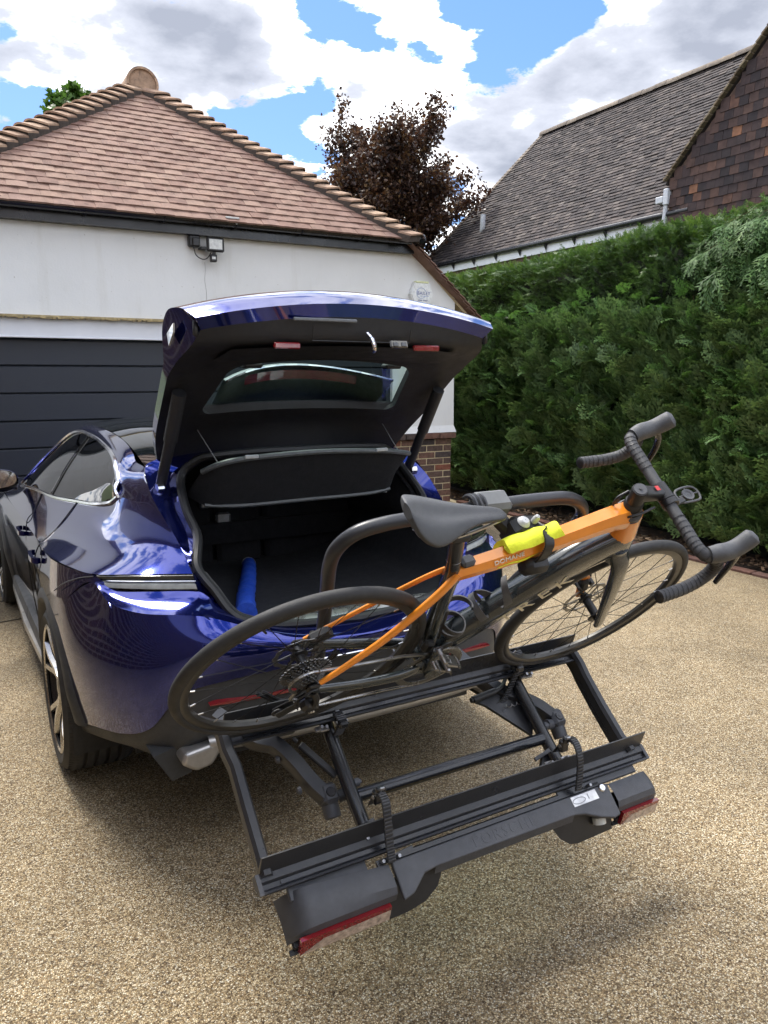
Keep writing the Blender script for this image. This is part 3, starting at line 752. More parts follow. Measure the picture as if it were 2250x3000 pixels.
def scatter(tmpl, P, Xd, Nn, size):
    """stamp the template at every P; returns verts, quads"""
    T, nq = tmpl; R = frames(P, Xd, Nn)
    W = np.einsum('kij,nj->kni', R, T)*size[:, None, None]+P[:, None, :]
    V = W.reshape(-1, 3); F = np.arange(len(V)).reshape(-1, 4); return V, F
def vnoise(P, sc, off=0.0): return np.array([noise.noise((p[0]*sc+off, p[1]*sc-off, p[2]*sc+off*.5)) for p in P])

M_yew = leafmat('yew_leaf', [(.0, (.028, .054, .020)), (.35, (.057, .104, .033)), (.65, (.095, .162, .050)), (1, (.16, .24, .07))], .42, .25)
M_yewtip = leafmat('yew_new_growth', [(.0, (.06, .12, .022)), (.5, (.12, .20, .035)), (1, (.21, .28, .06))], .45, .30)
M_ley = leafmat('cypress_leaf', [(.0, (.040, .076, .030)), (.35, (.084, .146, .053)), (.65, (.135, .215, .08)), (1, (.20, .29, .11))], .45, .28)
M_leylight = leafmat('drooping_cypress_leaf', [(.0, (.030, .072, .020)), (.4, (.060, .135, .034)), (.7, (.095, .185, .048)), (1, (.15, .25, .07))], .6, .30)
M_leytip = leafmat('cypress_fresh_shoot', [(.0, (.07, .15, .045)), (.5, (.13, .25, .07)), (1, (.22, .36, .11))], .42, .3)
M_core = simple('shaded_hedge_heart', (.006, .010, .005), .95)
M_bark = simple('brown_bark', (.075, .048, .032), .9, 20, .4, .8, 60)
M_twig = simple('red_brown_twig', (.11, .055, .032), .8, 30, .3)

def face_x(y, z):
    return 6.42+.15*noise.noise((y*.55, z*.7, 1.7))+.075*noise.noise((y*1.7, z*1.7, 4.1))+.03*noise.noise((y*4, z*4, 9.1))+.10*max(0, z-2.6)**2-.05*sin(min(z, 3)*1.1)
def top_z(y): return 3.06+.030*(9.0-y)+.07*noise.noise((y*.9, 0, 3))+.04*noise.noise((y*3.1, 1, 3))
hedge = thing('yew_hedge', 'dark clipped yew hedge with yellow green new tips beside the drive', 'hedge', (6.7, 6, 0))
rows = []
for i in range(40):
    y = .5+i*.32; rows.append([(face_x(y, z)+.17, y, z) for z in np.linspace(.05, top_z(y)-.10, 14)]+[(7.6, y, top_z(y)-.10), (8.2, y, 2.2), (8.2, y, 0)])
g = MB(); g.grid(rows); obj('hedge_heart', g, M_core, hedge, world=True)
def face_pts(n, z0f, z1f, y0=.8, y1=12.6, depth=.14):
    y = RNG.uniform(y0, y1, n*2); 
    # denser where the camera sees it largest
    y = y[RNG.uniform(0, 1, len(y)) < np.clip(1.25-(y-3)*.07, .45, 1)][:n]
    P = []
    for yy in y:
        tz = top_z(yy); z = tz*RNG.uniform(z0f, z1f); P.append((face_x(yy, z)+RNG.uniform(-.03, depth), yy, z))
    return np.array(P)
# upper clipped yew face
P = np.concatenate([face_pts(9000, .40, 1.0), face_pts(9500, .70, 1.0)]); c = vnoise(P, 2.6, 3.3); P[:, 0] -= .10*c+.03
P[:, 0] += np.where(c < -.16, .05, 0)
n = len(P); out = np.tile([-1.0, 0, .35], (n, 1)); Xd = out+RNG.normal(0, .55, (n, 3)); Nn = np.tile([-.4, 0, 1.0], (n, 1))+RNG.normal(0, .5, (n, 3))
V, F = scatter(needle_template(7), P, Xd, Nn, RNG.uniform(.08, .15, n)); tag(fastmesh('yew_foliage', V, F, M_yew, hedge, True), kind='stuff')
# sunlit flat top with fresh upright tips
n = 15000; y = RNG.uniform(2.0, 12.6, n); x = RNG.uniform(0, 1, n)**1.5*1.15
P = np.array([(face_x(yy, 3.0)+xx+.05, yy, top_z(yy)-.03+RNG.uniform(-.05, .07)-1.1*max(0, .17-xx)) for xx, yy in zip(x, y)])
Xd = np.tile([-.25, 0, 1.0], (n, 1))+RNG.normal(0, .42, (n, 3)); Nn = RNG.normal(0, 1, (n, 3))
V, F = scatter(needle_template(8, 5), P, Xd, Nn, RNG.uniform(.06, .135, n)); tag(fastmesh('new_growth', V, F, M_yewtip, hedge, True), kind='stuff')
# loose cypress shoots over the lower half
cyp = thing('cypress_hedge', 'feathery green cypress shoots filling lower half of the hedge', 'hedge', (6.4, 6, 0))
FT = [frond_template(6, 44, .52, 2, .052, .20, s) for s in (1, 2, 3)]
VV, FF, off = [], [], 0
for q, T in enumerate(FT):
    P = face_pts(1750, .045, .70, .8, 12.4, .10); c = vnoise(P, 1.9, 8.1+q); P[:, 0] -= .10+.16*np.clip(c, -.3, 1)
    n = len(P); Xd = np.tile([-.55, 0, .75], (n, 1))+RNG.normal(0, .42, (n, 3)); Xd[:, 2] = np.abs(Xd[:, 2])*.9+.05*c
    Nn = np.tile([-.8, 0, -.5], (n, 1))+RNG.normal(0, .40, (n, 3))
    V, F = scatter(T, P, Xd, Nn, RNG.uniform(.15, .36, n)); VV.append(V); FF.append(F+off); off += len(V)
tag(fastmesh('foliage', np.concatenate(VV), np.concatenate(FF), M_ley, cyp, True), kind='stuff')
P = face_pts(1500, .06, .80, .8, 11, .0); P[:, 0] -= .12+.12*np.clip(vnoise(P, 1.4, 5.5), -.2, 1); n = len(P)
Xd = np.tile([-.75, 0, .65], (n, 1))+RNG.normal(0, .36, (n, 3)); Nn = np.tile([-.5, 0, .9], (n, 1))+RNG.normal(0, .3, (n, 3))
V, F = scatter(frond_template(6, 42, .48, 2, .040, .30, 7), P, Xd, Nn, RNG.uniform(.10, .22, n)); tag(fastmesh('fresh_shoots', V, F, M_leytip, cyp, True), kind='stuff')
g = MB()
for k in range(46):
    y = random.uniform(2.5, 9); z = random.uniform(.7, 2.3); p = Vector((face_x(y, z)-.02, y, z)); d = Vector((random.uniform(-.25, 0), random.uniform(-.4, .4), random.uniform(.4, 1))).normalized()*random.uniform(.2, .45)
    g.tube(spline([p+Vector((.15, 0, -.1)), p, p+d*.6+Vector((-.02, 0, 0)), p+d], 4), [.005*(1-i/12.5)+.0012 for i in range(13)], 5)
for k in range(10):
    y = 2.0+k*1.0; g.tube(spline([(7.0, y, 0), (6.85, y+.1, .6), (6.8, y-.1, 1.6), (6.9, y+.2, 2.6)], 4), .035, 7)
obj('stem', g, M_twig, cyp, world=True, smooth=True)
# drooping cypress leaning over at the top right
dc = thing('cypress_tree', 'pale drooping cypress overhanging the hedge top at right', 'tree', (7.6, 3.9, 0))
g = MB(); g.tube(spline([(7.7, 3.6, 0), (7.6, 3.7, 1.8), (7.5, 3.8, 3.2), (7.4, 3.9, 4.3)], 5), [.09*(1-i/17) for i in range(16)], 8); 
DT = [frond_template(7, 38, .50, 2, .038, .50, s) for s in (11, 12)]
VV, FF, off = [], [], 0; brs = []
for k in range(95):
    y = random.uniform(2.7, 4.75); f = (y-2.7)/2.05; z = random.uniform(2.30+.60*f, 3.70-.40*f)
    if k < 14: y = random.uniform(4.3, 5.4); z = top_z(y)+random.uniform(-.08, .08)
    root = Vector((random.uniform(6.9, 7.5), y+random.uniform(-.3, .3), z+.05)); tip = Vector((random.uniform(6.05, 6.45)+.12*(z-2.4), y+random.uniform(-.35, .45), z-random.uniform(.12, .38)))
    mid = (root+tip)/2+Vector((0, 0, .14)); path = spline([root, mid, tip], 6); brs.append((path))
    g.tube(path, [.008*(1-i/13.5) for i in range(13)], 4)
    for q in range(15):
        t = .25+.75*q/14; i = min(11, int(t*12)); p = path[i].lerp(path[i+1], t*12-i); d = (path[i+1]-path[i]).normalized()
        sd_ = d.cross(Vector((0, 0, 1))).normalized()*(1 if q % 2 else -1)
        P = np.array([p]); Xd = np.array([d*.75+sd_*random.uniform(.2, .9)+Vector((0, 0, random.uniform(-.55, .05)))]); Nn = np.array([Vector((random.uniform(-.5, .1), random.uniform(-.3, .3), 1))])
        V, F = scatter(DT[q % 2], P, Xd, Nn, np.array([random.uniform(.16, .34)])); VV.append(V); FF.append(F+off); off += len(V)
obj('trunk', g, M_twig, dc, world=True, smooth=True)
tag(fastmesh('crown', np.concatenate(VV), np.concatenate(FF), M_leylight, dc, True), kind='stuff')
# leaf litter on the soil
n = 2600; P = np.stack([6.05+np.abs(RNG.normal(0, .22, n)), RNG.uniform(2.5, 9.5, n), np.full(n, .03)+RNG.uniform(0, .03, n)], -1)
T = (np.array(diamond((0, 0, 0), np.array([1.0, 0, .15]), 1, .28, np.array([0, 0, 1.0]))), 1)
V, F = scatter(T, P, RNG.normal(0, 1, (n, 3))*[1, 1, .25], np.tile([0, 0, 1.0], (n, 1))+RNG.normal(0, .3, (n, 3)), RNG.uniform(.02, .07, n))
M_litter = leafmat('dead_leaf', [(0, (.05, .03, .018)), (.4, (.11, .065, .035)), (.8, (.18, .12, .07)), (1, (.27, .20, .13))], .8, .05, (1, 1, 1))
tag(fastmesh('leaf_litter', V, F, M_litter), 'dry brown leaf litter on the soil beneath the hedge', 'leaf litter', kind='stuff')

# ------------------------------------------------------------------ trees behind
def tree(name, label, base, H, spread, crown0, leafm, nleaf, lsize, seed, trunk_r=.18, lean=(0, 0), shape=1.0):
    r = random.Random(seed); t = thing(name, label, 'tree', base); g = MB(); tips = []
    base = Vector(base); top = base+Vector((lean[0], lean[1], H))
    tp = spline([base, base.lerp(top, .35)+Vector((r.uniform(-.2, .2), r.uniform(-.2, .2), 0)), base.lerp(top, .7), top], 6); nT = len(tp)
    g.tube(tp, [trunk_r*(1-.93*i/(nT-1)) for i in range(nT)], 9)
    for k in range(64):
        f = crown0+(1-crown0)*((k+.5)/64); i = min(nT-2, int(f*(nT-1))); p = tp[i].lerp(tp[i+1], f*(nT-1)-i)
        u = (f-crown0)/(1-crown0); L = spread*(.35+.85*sin(pi*min(1, .18+.80*u))**shape)*r.uniform(.65, 1.15); az = k*2.399+r.uniform(-.4, .4); el = radians(r.uniform(18, 55)+28*u)
        d = Vector((cos(az)*cos(el), sin(az)*cos(el), sin(el))); e = p+d*L
        path = spline([p, p+d*L*.5+Vector((0, 0, .08*L)), e], 4); g.tube(path, [max(.006, .05*(1-i2/8.3)*(1.2-u)) for i2 in range(9)], 5)
        for q in range(7):
            s = .28+.72*q/6; b = path[min(8, int(s*8))]; dd = (d+Vector((r.uniform(-.9, .9), r.uniform(-.9, .9), r.uniform(-.3, .8)))).normalized()*L*r.uniform(.16, .38)
            g.tube([b, b+dd*.6+Vector((0, 0, .02)), b+dd], [.010, .007, .003], 4); tips.append((b, b+dd))
    obj('trunk', g, M_bark, t, world=True, smooth=True)
    A = np.array([a for a, _ in tips]); B = np.array([b for _, b in tips]); idx = RNG.integers(0, len(A), nleaf); s = RNG.uniform(.1, 1.12, nleaf)[:, None]
    P = A[idx]*(1-s)+B[idx]*s+RNG.normal(0, .07, (nleaf, 3))*spread*.55
    T = (np.array(diamond((0, 0, 0), np.array([1.0, 0, 0]), 1, .34, np.array([0, 0, 1.0]))), 1)
    V, F = scatter(T, P, RNG.normal(0, 1, (nleaf, 3)), RNG.normal(0, .8, (nleaf, 3))+[0, 0, .9], RNG.uniform(.6, 1.25, nleaf)*lsize)
    tag(fastmesh('crown', V, F, leafm, t, True), kind='stuff'); return t
M_copper = leafmat('copper_beech_leaf', [(0, (.022, .016, .016)), (.35, (.045, .026, .022)), (.6, (.085, .044, .028)), (.85, (.15, .085, .035)), (1, (.22, .14, .05))], .38, .30, (1.0, .55, .25))
M_green = leafmat('green_tree_leaf', [(0, (.03, .06, .012)), (.5, (.07, .14, .025)), (1, (.15, .24, .05))], .45, .35)
tree('copper_beech', 'dark copper beech tree behind the garage and the neighbouring house', (11.0, 18.2, 0), 5.75, 2.7, .26, M_copper, 100000, .10, 5, .2, (-.75, 0), .5)
tree('broadleaf_tree', 'green leafy tree showing over the left hip of the garage', (2.75, 17.5, 0), 6.95, .85, .5, M_green, 9000, .14, 9, .16)
tree('thin_tree', 'thin twiggy tree at far left beyond the garage roof', (1.2, 16.8, 0), 5.7, .75, .55, M_green, 1500, .10, 21, .12)
# ================================================================== CAR
def paint_mat():
    m, t, b = newmat('deep_blue_metallic'); setb(b, (.010, .016, .150), .11, .85, coat=1.0, coat_rough=.006)
    tcn = t.n('ShaderNodeTexCoord'); vo = t.n('ShaderNodeTexVoronoi', i_Scale=900.0); t.put(vo.inputs['Vector'], tcn.outputs['Object'])
    sc_ = t.n('ShaderNodeSeparateColor'); t.put(sc_.inputs[0], vo.outputs['Color'])
    lw = t.n('ShaderNodeLayerWeight', i_Blend=.4)
    col = t.mix(lw.outputs['Facing'], (.014, .026, .225), (.008, .013, .10))
    col = t.mix(t.math('MULTIPLY', sc_.outputs[0], .22), col, (.014, .025, .22)); t.put(b.inputs['Base Color'], col)
    nz = t.noise(tcn.outputs['Object'], 260, 2, .5); bp = t.n('ShaderNodeBump', i_Strength=.012, i_Distance=.001); t.put(bp.inputs['Height'], nz.outputs['Fac']); t.put(b.inputs['Coat Normal'], bp.outputs[0])
    return m
M_paint = paint_mat()
M_glass, _t, _b = newmat('tinted_glass'); setb(_b, (.006, .008, .009), .02, spec=.75)
def thin_glass(name, tint, gl=.9):
    m, t, b = newmat(name); tr = t.n('ShaderNodeBsdfTransparent'); tr.inputs[0].default_value = (*tint, 1)
    gs = t.n('ShaderNodeBsdfGlossy'); gs.inputs['Roughness'].default_value = .015; gs.inputs['Color'].default_value = (gl, gl, gl, 1)
    fr = t.n('ShaderNodeFresnel', i_IOR=1.5); nz = t.noise(t.n('ShaderNodeTexCoord').outputs['Object'], 9, 5, .6)
    fac = t.math('ADD', fr.outputs[0], t.maprange(nz.outputs['Fac'], .4, .75, 0, .02), clamp=True)
    ms = t.n('ShaderNodeMixShader', i_0=fac); t.put(ms.inputs[1], tr.outputs[0]); t.put(ms.inputs[2], gs.outputs[0])
    out = [n for n in m.node_tree.nodes if n.type == 'OUTPUT_MATERIAL'][0]; t.put(out.inputs[0], ms.outputs[0]); return m
M_rearglass = thin_glass('green_tinted_rear_glass', (.58, .72, .66))
M_sideglass = thin_glass('grey_side_glass', (.10, .12, .12))
M_chrome = simple('satin_chrome_trim', (.72, .73, .76), .16, 40, .05, rvar=.05, metal=1.0)
M_silver = simple('silver_skid_paint', (.42, .41, .40), .34, 50, .08, metal=.75, coat=.3)
M_clad = simple('dark_grey_cladding', (.040, .042, .045), .55, 60, .15, .25, 1200)
M_trim = simple('black_grained_trim', (.017, .018, .021), .55, 80, .2, .3, 900)
M_lining = simple('black_lining', (.010, .010, .012), .6, 80, .2, .3, 900)
M_carpet = simple('black_boot_carpet', (.006, .007, .010), .95, 120, .4, .8, 700)
M_carpet2 = simple('grey_boot_floor', (.020, .022, .026), .95, 120, .4, .8, 700)
M_rubber = simple('door_seal_rubber', (.012, .012, .013), .45, 40, .2)
M_tyre = simple('car_tyre_rubber', (.030, .030, .031), .72, 30, .25, .3, 300)
M_rimblk = simple('gloss_black_rim', (.010, .010, .012), .2, coat=.6)
M_rimcut = simple('machined_alloy', (.58, .56, .53), .26, 60, .05, metal=1.0)
M_redlens = simple('red_reflector', (.20, .006, .010), .12, 300, .3, coat=1.0)
M_lampdark = simple('smoked_lamp_body', (.020, .020, .018), .12, coat=1.0)
M_lampglass = simple('sky_reflection_lens', (.48, .50, .49), .05, 14, .3, coat=1.0)  # pale grey base paints in the sky and house mirrored by the lens
M_olive = simple('lamp_brow', (.045, .043, .033), .15, coat=1.0)

CO = Vector((1.28, 3.47, 0)); CARM = Matrix.Translation(CO) @ Matrix.Rotation(radians(1.0), 4, 'Z')
car = thing('car', 'dark blue estate car with open tailgate parked nose first at garage', 'car', mtx=CARM)

def pchip(t, y, q):
    t = np.asarray(t, float); y = np.asarray(y, float); h = np.diff(t); d = np.diff(y, axis=0)/h[:, None]; n = len(t)
    m = np.zeros_like(y)
    for i in range(1, n-1):
        w1 = 2*h[i]+h[i-1]; w2 = h[i]+2*h[i-1]
        ok = d[i-1]*d[i] > 0
        with np.errstate(divide='ignore', invalid='ignore'): hm = (w1+w2)/(w1/d[i-1]+w2/d[i])
        m[i] = np.where(ok, hm, 0)
        # soften: blend with the plain average so curves stay round
        av = (d[i-1]*h[i]+d[i]*h[i-1])/(h[i]+h[i-1]); m[i] = .45*m[i]+.55*av
    m[0] = d[0]; m[-1] = d[-1]
    k = np.clip(np.searchsorted(t, q, 'right')-1, 0, n-2); s = ((q-t[k])/h[k])[:, None]; H = h[k][:, None]
    return (2*s**3-3*s**2+1)*y[k]+(s**3-2*s**2+s)*H*m[k]+(-2*s**3+3*s**2)*y[k+1]+(s**3-s**2)*H*m[k+1]
def refine(G, rs, cs):
    """control grid (rows, cols, 3) -> dense grid; rs/cs: subdivisions per span"""
    G = np.array(G, float)
    def along(A, sub):
        seg = np.linalg.norm(np.diff(A, axis=0), axis=-1).mean(1); seg = np.maximum(seg, 1e-3); t = np.concatenate([[0], np.cumsum(seg)])
        q = np.concatenate([np.linspace(t[i], t[i+1], sub, endpoint=False) for i in range(len(t)-1)]+[[t[-1]]])
        B = pchip(t, A.reshape(len(t), -1), q); return B.reshape(len(q), *A.shape[1:])
    G = along(G, rs) if rs > 1 else G; G = np.swapaxes(along(np.swapaxes(G, 0, 1), cs), 0, 1) if cs > 1 else G
    return G
def Lx(G): G = np.array(G, float).copy(); G[..., 0] *= -1; return G    # control points hold |x|: left side is -x

YS = [3.86, 3.72, 3.38, 2.90, 2.40, 1.80, 1.20, .60, .20, -.10, -.40]
L0 = [(0, 3.86, .25), (.60, 3.72, .25), (.88, 3.38, .25), (.93, 2.9, .25), (.90, 2.4, .25), (.885, 1.8, .25), (.885, 1.2, .25), (.90, .6, .26), (.925, .2, .29), (.94, -.1, .32), (.935, -.36, .36), (.895, -.56, .40), (.832, -.705, .42), (.765, -.83, .475), (.665, -.945, .63), (.54, -1.0, .666), (.40, -1.03, .682), (.25, -1.04, .69), (0, -1.045, .692)]
L1 = [(0, 3.90, .40), (.62, 3.76, .42), (.92, 3.38, .42), (.965, 2.9, .42), (.93, 2.4, .42), (.915, 1.8, .40), (.91, 1.2, .40), (.92, .6, .42), (.950, .2, .45), (.966, -.1, .47), (.956, -.37, .48), (.918, -.575, .52), (.852, -.745, .55), (.762, -.885, .60), (.652, -.98, .70), (.540, -1.022, .722), (.41, -1.047, .733), (.26, -1.057, .737), (0, -1.062, .738)]
L2 = [(0, 3.86, .60), (.62, 3.70, .62), (.92, 3.34, .62), (.97, 2.9, .62), (.945, 2.4, .62), (.935, 1.8, .62), (.935, 1.2, .62), (.945, .6, .62), (.970, .2, .645), (.980, -.1, .655), (.966, -.375, .66), (.926, -.58, .69), (.860, -.755, .72), (.762, -.90, .755), (.648, -.99, .795), (.545, -1.028, .80), (.42, -1.052, .79), (.265, -1.062, .775), (0, -1.067, .765)]
L3 = [(0, 3.70, .75), (.60, 3.58, .76), (.88, 3.28, .80), (.955, 2.9, .80), (.955, 2.4, .80), (.95, 1.8, .80), (.95, 1.2, .80), (.962, .6, .80), (.980, .2, .82), (.984, -.1, .84), (.960, -.38, .865), (.886, -.60, .968), (.858, -.735, .925), (.775, -.845, .903), (.66, -.925, .900), (.590, -.962, .893), (.44, -1.008, .843), (.28, -1.028, .800), (0, -1.036, .776)]
L4 = [(0, 3.55, .80), (.56, 3.45, .82), (.82, 3.25, .86), (.915, 2.9, .875), (.932, 2.4, .885), (.935, 1.8, .895), (.938, 1.2, .91), (.947, .6, .93), (.963, .2, .955), (.970, -.1, .972), (.940, -.38, .985), (.876, -.602, .992), (.82, -.675, .950), (.714, -.77, .953), (.577, -.85, .953), (.520, -.895, .905), (.435, -.965, .853), (.29, -.985, .812), (0, -.99, .790)]
U0 = [(.915, 2.9, .875), (.934, 2.0, .892), (.935, 1.75, .896), (.938, 1.3, .908), (.942, .85, .92), (.953, .4, .943), (.968, 0, .968), (.957, -.20, .978), (.928, -.40, .987), (.874, -.60, .998), (.758, -.72, 1.010), (.592, -.835, 1.016)]
U1 = [(.85, 2.9, .93), (.903, 2.0, .948), (.903, 1.75, .955), (.898, 1.3, .970), (.888, .85, .982), (.870, .4, .997), (.842, .05, 1.016), (.812, -.18, 1.030), (.770, -.38, 1.046), (.715, -.55, 1.065), (.655, -.645, 1.082), (.599, -.715, 1.095)]
U2 = [(.70, 2.9, .96), (.862, 2.0, 1.00), (.866, 1.75, 1.03), (.855, 1.3, 1.068), (.820, .85, 1.082), (.768, .4, 1.115), (.730, .10, 1.142), (.703, -.06, 1.170), (.688, -.145, 1.205), (.668, -.30, 1.205), (.645, -.45, 1.197), (.621, -.57, 1.185)]
U3 = [(.70, 2.92, .961), (.857, 2.0, 1.02), (.735, 1.86, 1.18), (.608, 1.38, 1.380), (.603, .9, 1.386), (.625, .45, 1.373), (.650, .10, 1.344), (.667, -.03, 1.312), (.680, -.12, 1.262), (.663, -.25, 1.257), (.648, -.36, 1.254), (.632, -.45, 1.258)]
U4 = [(.68, 2.95, .965), (.84, 2.05, 1.035), (.70, 1.92, 1.21), (.560, 1.40, 1.416), (.555, .9, 1.425), (.566, .45, 1.415), (.586, .10, 1.393), (.600, -.05, 1.370), (.612, -.15, 1.345), (.612, -.22, 1.341), (.612, -.27, 1.339), (.611, -.30, 1.337)]
WC = [(.02, .355, .400), (2.90, .355, .395)]     # wheel arch centre y, z, radius
def add_patch(mb, G, rs, cs, arch=False, flip=False):
    D_ = refine(G, rs, cs); D_ = Lx(D_); nr, nc_ = D_.shape[:2]; V = [tuple(p) for row in D_ for p in row]; F = []
    for i in range(nr-1):
        for j in range(nc_-1):
            q = (i*nc_+j, i*nc_+j+1, (i+1)*nc_+j+1, (i+1)*nc_+j)
            if arch:
                c = (D_[i, j]+D_[i, j+1]+D_[i+1, j]+D_[i+1, j+1])/4
                if abs(c[0]) > .6 and any((c[1]-a)**2+(c[2]-b)**2 < r*r for a, b, r in WC): continue
            F.append(q if flip else q[::-1])
    mb.add(V, F); return D_
body = MB()
add_patch(body, [L0, L1, L2, L3], 7, 8, True)
mid = [[(a*.5+b*.5, c*.5+d*.5+(.010 if k > 11 and k < 15 else 0), e*.5+f*.5-(.008 if 11 < k < 15 else 0)) for (a, c, e), (b, d, f) in [(p, q)]][0] for k, (p, q) in enumerate(zip(L3, L4))]
add_patch(body, [L3, mid, L4], 4, 8)
add_patch(body, [U0, U1, U2], 6, 7)
DU = refine([U2, U3], 8, 7)                       # behind the windows: only the C pillar part is painted
CP = [r[8:] for r in ([U2, [tuple((np.array(a)*.55+np.array(b)*.45)) for a, b in zip(U2, U3)], U3])]
CP[1] = [(x, y, z) for x, y, z in CP[1]]
add_patch(body, CP, 6, 7); add_patch(body, [U3, [tuple((np.array(a)+np.array(b))/2+np.array([.008, 0, .008])) for a, b in zip(U3, U4)], U4], 4, 7)
# bonnet and scuttle
add_patch(body, [[(.915, 2.9, .875), (.82, 3.25, .86), (.56, 3.45, .82), (0, 3.55, .80)], [(.85, 2.9, .93), (.75, 3.1, .93), (.5, 3.25, .89), (0, 3.3, .88)], [(.70, 2.9, .96), (.6, 2.95, .965), (.4, 3.0, .965), (0, 3.0, .965)], [(.86, 2.0, 1.005), (.7, 2.2, 1.02), (.45, 2.4, 1.03), (0, 2.5, 1.03)]], 4, 5, flip=True)
body.mirror()
import bmesh
def weld(o, d=.0008):
    bm = bmesh.new(); bm.from_mesh(o.data); bmesh.ops.remove_doubles(bm, verts=bm.verts, dist=d); bmesh.ops.recalc_face_normals(bm, faces=bm.faces); bm.to_mesh(o.data); bm.free(); finish(o.data, True, 34)
bo = obj('body', body, M_paint, car, smooth=True); weld(bo)
def fair(o, it=14, keep=radians(24)):
    bm = bmesh.new(); bm.from_mesh(o.data); bm.normal_update()
    mv = [v for v in bm.verts if not v.is_boundary and all(len(e.link_faces) == 2 and e.calc_face_angle(0) < keep for e in v.link_edges)]
    for _ in range(it): bmesh.ops.smooth_vert(bm, verts=mv, factor=.5, use_axis_x=True, use_axis_y=True, use_axis_z=True)
    bm.to_mesh(o.data); bm.free(); finish(o.data, True, 34)
fair(bo)
# glass roof and windscreen
def grid_sym(mb, rows, sub=(1, 4)):
    """rows of (x>=0 ... ) from edge to centre, mirrored into a full width sheet"""
    full = [list(reversed([(x, y, z) for x, y, z in r if x > 1e-6]))[::-1]+[(0, y, z) for x, y, z in r if x <= 1e-6] for r in rows]
    G = [[(-x, y, z) for x, y, z in r]+[(x, y, z) for x, y, z in reversed(r[:-1])] for r in full]
    mb.grid(refine(G, *sub).tolist(), flip=True); return mb
g = MB(); grid_sym(g, [[(.608, -.298, 1.339), (.40, -.288, 1.404), (0, -.283, 1.432)], [(.583, .10, 1.395), (.38, .10, 1.432), (0, .10, 1.452)], [(.563, .45, 1.417), (.38, .45, 1.446), (0, .45, 1.464)], [(.553, .9, 1.427), (.38, .95, 1.452), (0, 1.0, 1.468)], [(.558, 1.40, 1.418), (.38, 1.48, 1.438), (0, 1.55, 1.452)]], (5, 4))
obj('glass_roof', g, M_glass, car, smooth=True)
g = MB(); grid_sym(g, [[(.558, 1.40, 1.418), (.38, 1.48, 1.438), (0, 1.55, 1.452)], [(.70, 1.92, 1.21), (.45, 2.02, 1.24), (0, 2.08, 1.26)], [(.84, 2.05, 1.035), (.5, 2.4, 1.03), (0, 2.5, 1.03)]], (5, 4)); obj('windscreen', g, M_glass, car, smooth=True)
# side windows with pillars and a bright surround
for sg in (-1, 1):
    A = refine([U2[1:9], [tuple((np.array(a)+np.array(b))/2+np.array([.012, 0, 0])) for a, b in zip(U2[1:9], U3[1:9])], U3[1:9]], 5, 6); A = np.array(A); A[..., 0] = (A[..., 0]-.006)*sg
    g = MB(); g.grid(A.tolist(), flip=sg > 0); wn = obj('side_window', g, M_sideglass, car, smooth=True)
    nC = A.shape[1]; path = [tuple(p) for p in A[0]]+[tuple(p) for p in A[::-1, -1][::-1][1:]]+[tuple(p) for p in A[-1][::-1][1:]]
    path = [(x+.010*sg, y, z) for x, y, z in path]
    g = MB(); g.tube(path, .0095, 6); obj('window_trim', g, M_chrome, wn, smooth=True)
    for cc in (17, 38):
        pl = [(A[i, cc, 0]+.004*sg, A[i, cc, 1]-(.05 if cc == 36 else 0)*i/10, A[i, cc, 2]) for i in range(A.shape[0])]
        g = MB(); g.tube(pl, 1.0, prof=[(-.030, 0), (.030, 0), (.030, .004), (-.030, .004)] if cc == 18 else [(-.010, 0), (.010, 0), (.010, .004), (-.010, .004)], up=(sg, 0, .35)); obj('pillar', g, M_lampdark, wn)
# cabin lining and seats so the glass has something behind it
g = MB(); g.box((0, 1.2, .95), (1.50, 2.2, .10)); g.box((0, .24, 1.02), (1.30, .10, .62), ch=.03)
for x in (-.38, .38):
    g.box((x, 1.15, 1.08), (.48, .12, .55), Matrix.Rotation(radians(-12), 3, 'X'), .05); g.box((x, 1.08, 1.36), (.26, .09, .14), ch=.04)
obj('cabin', g, M_carpet, car)
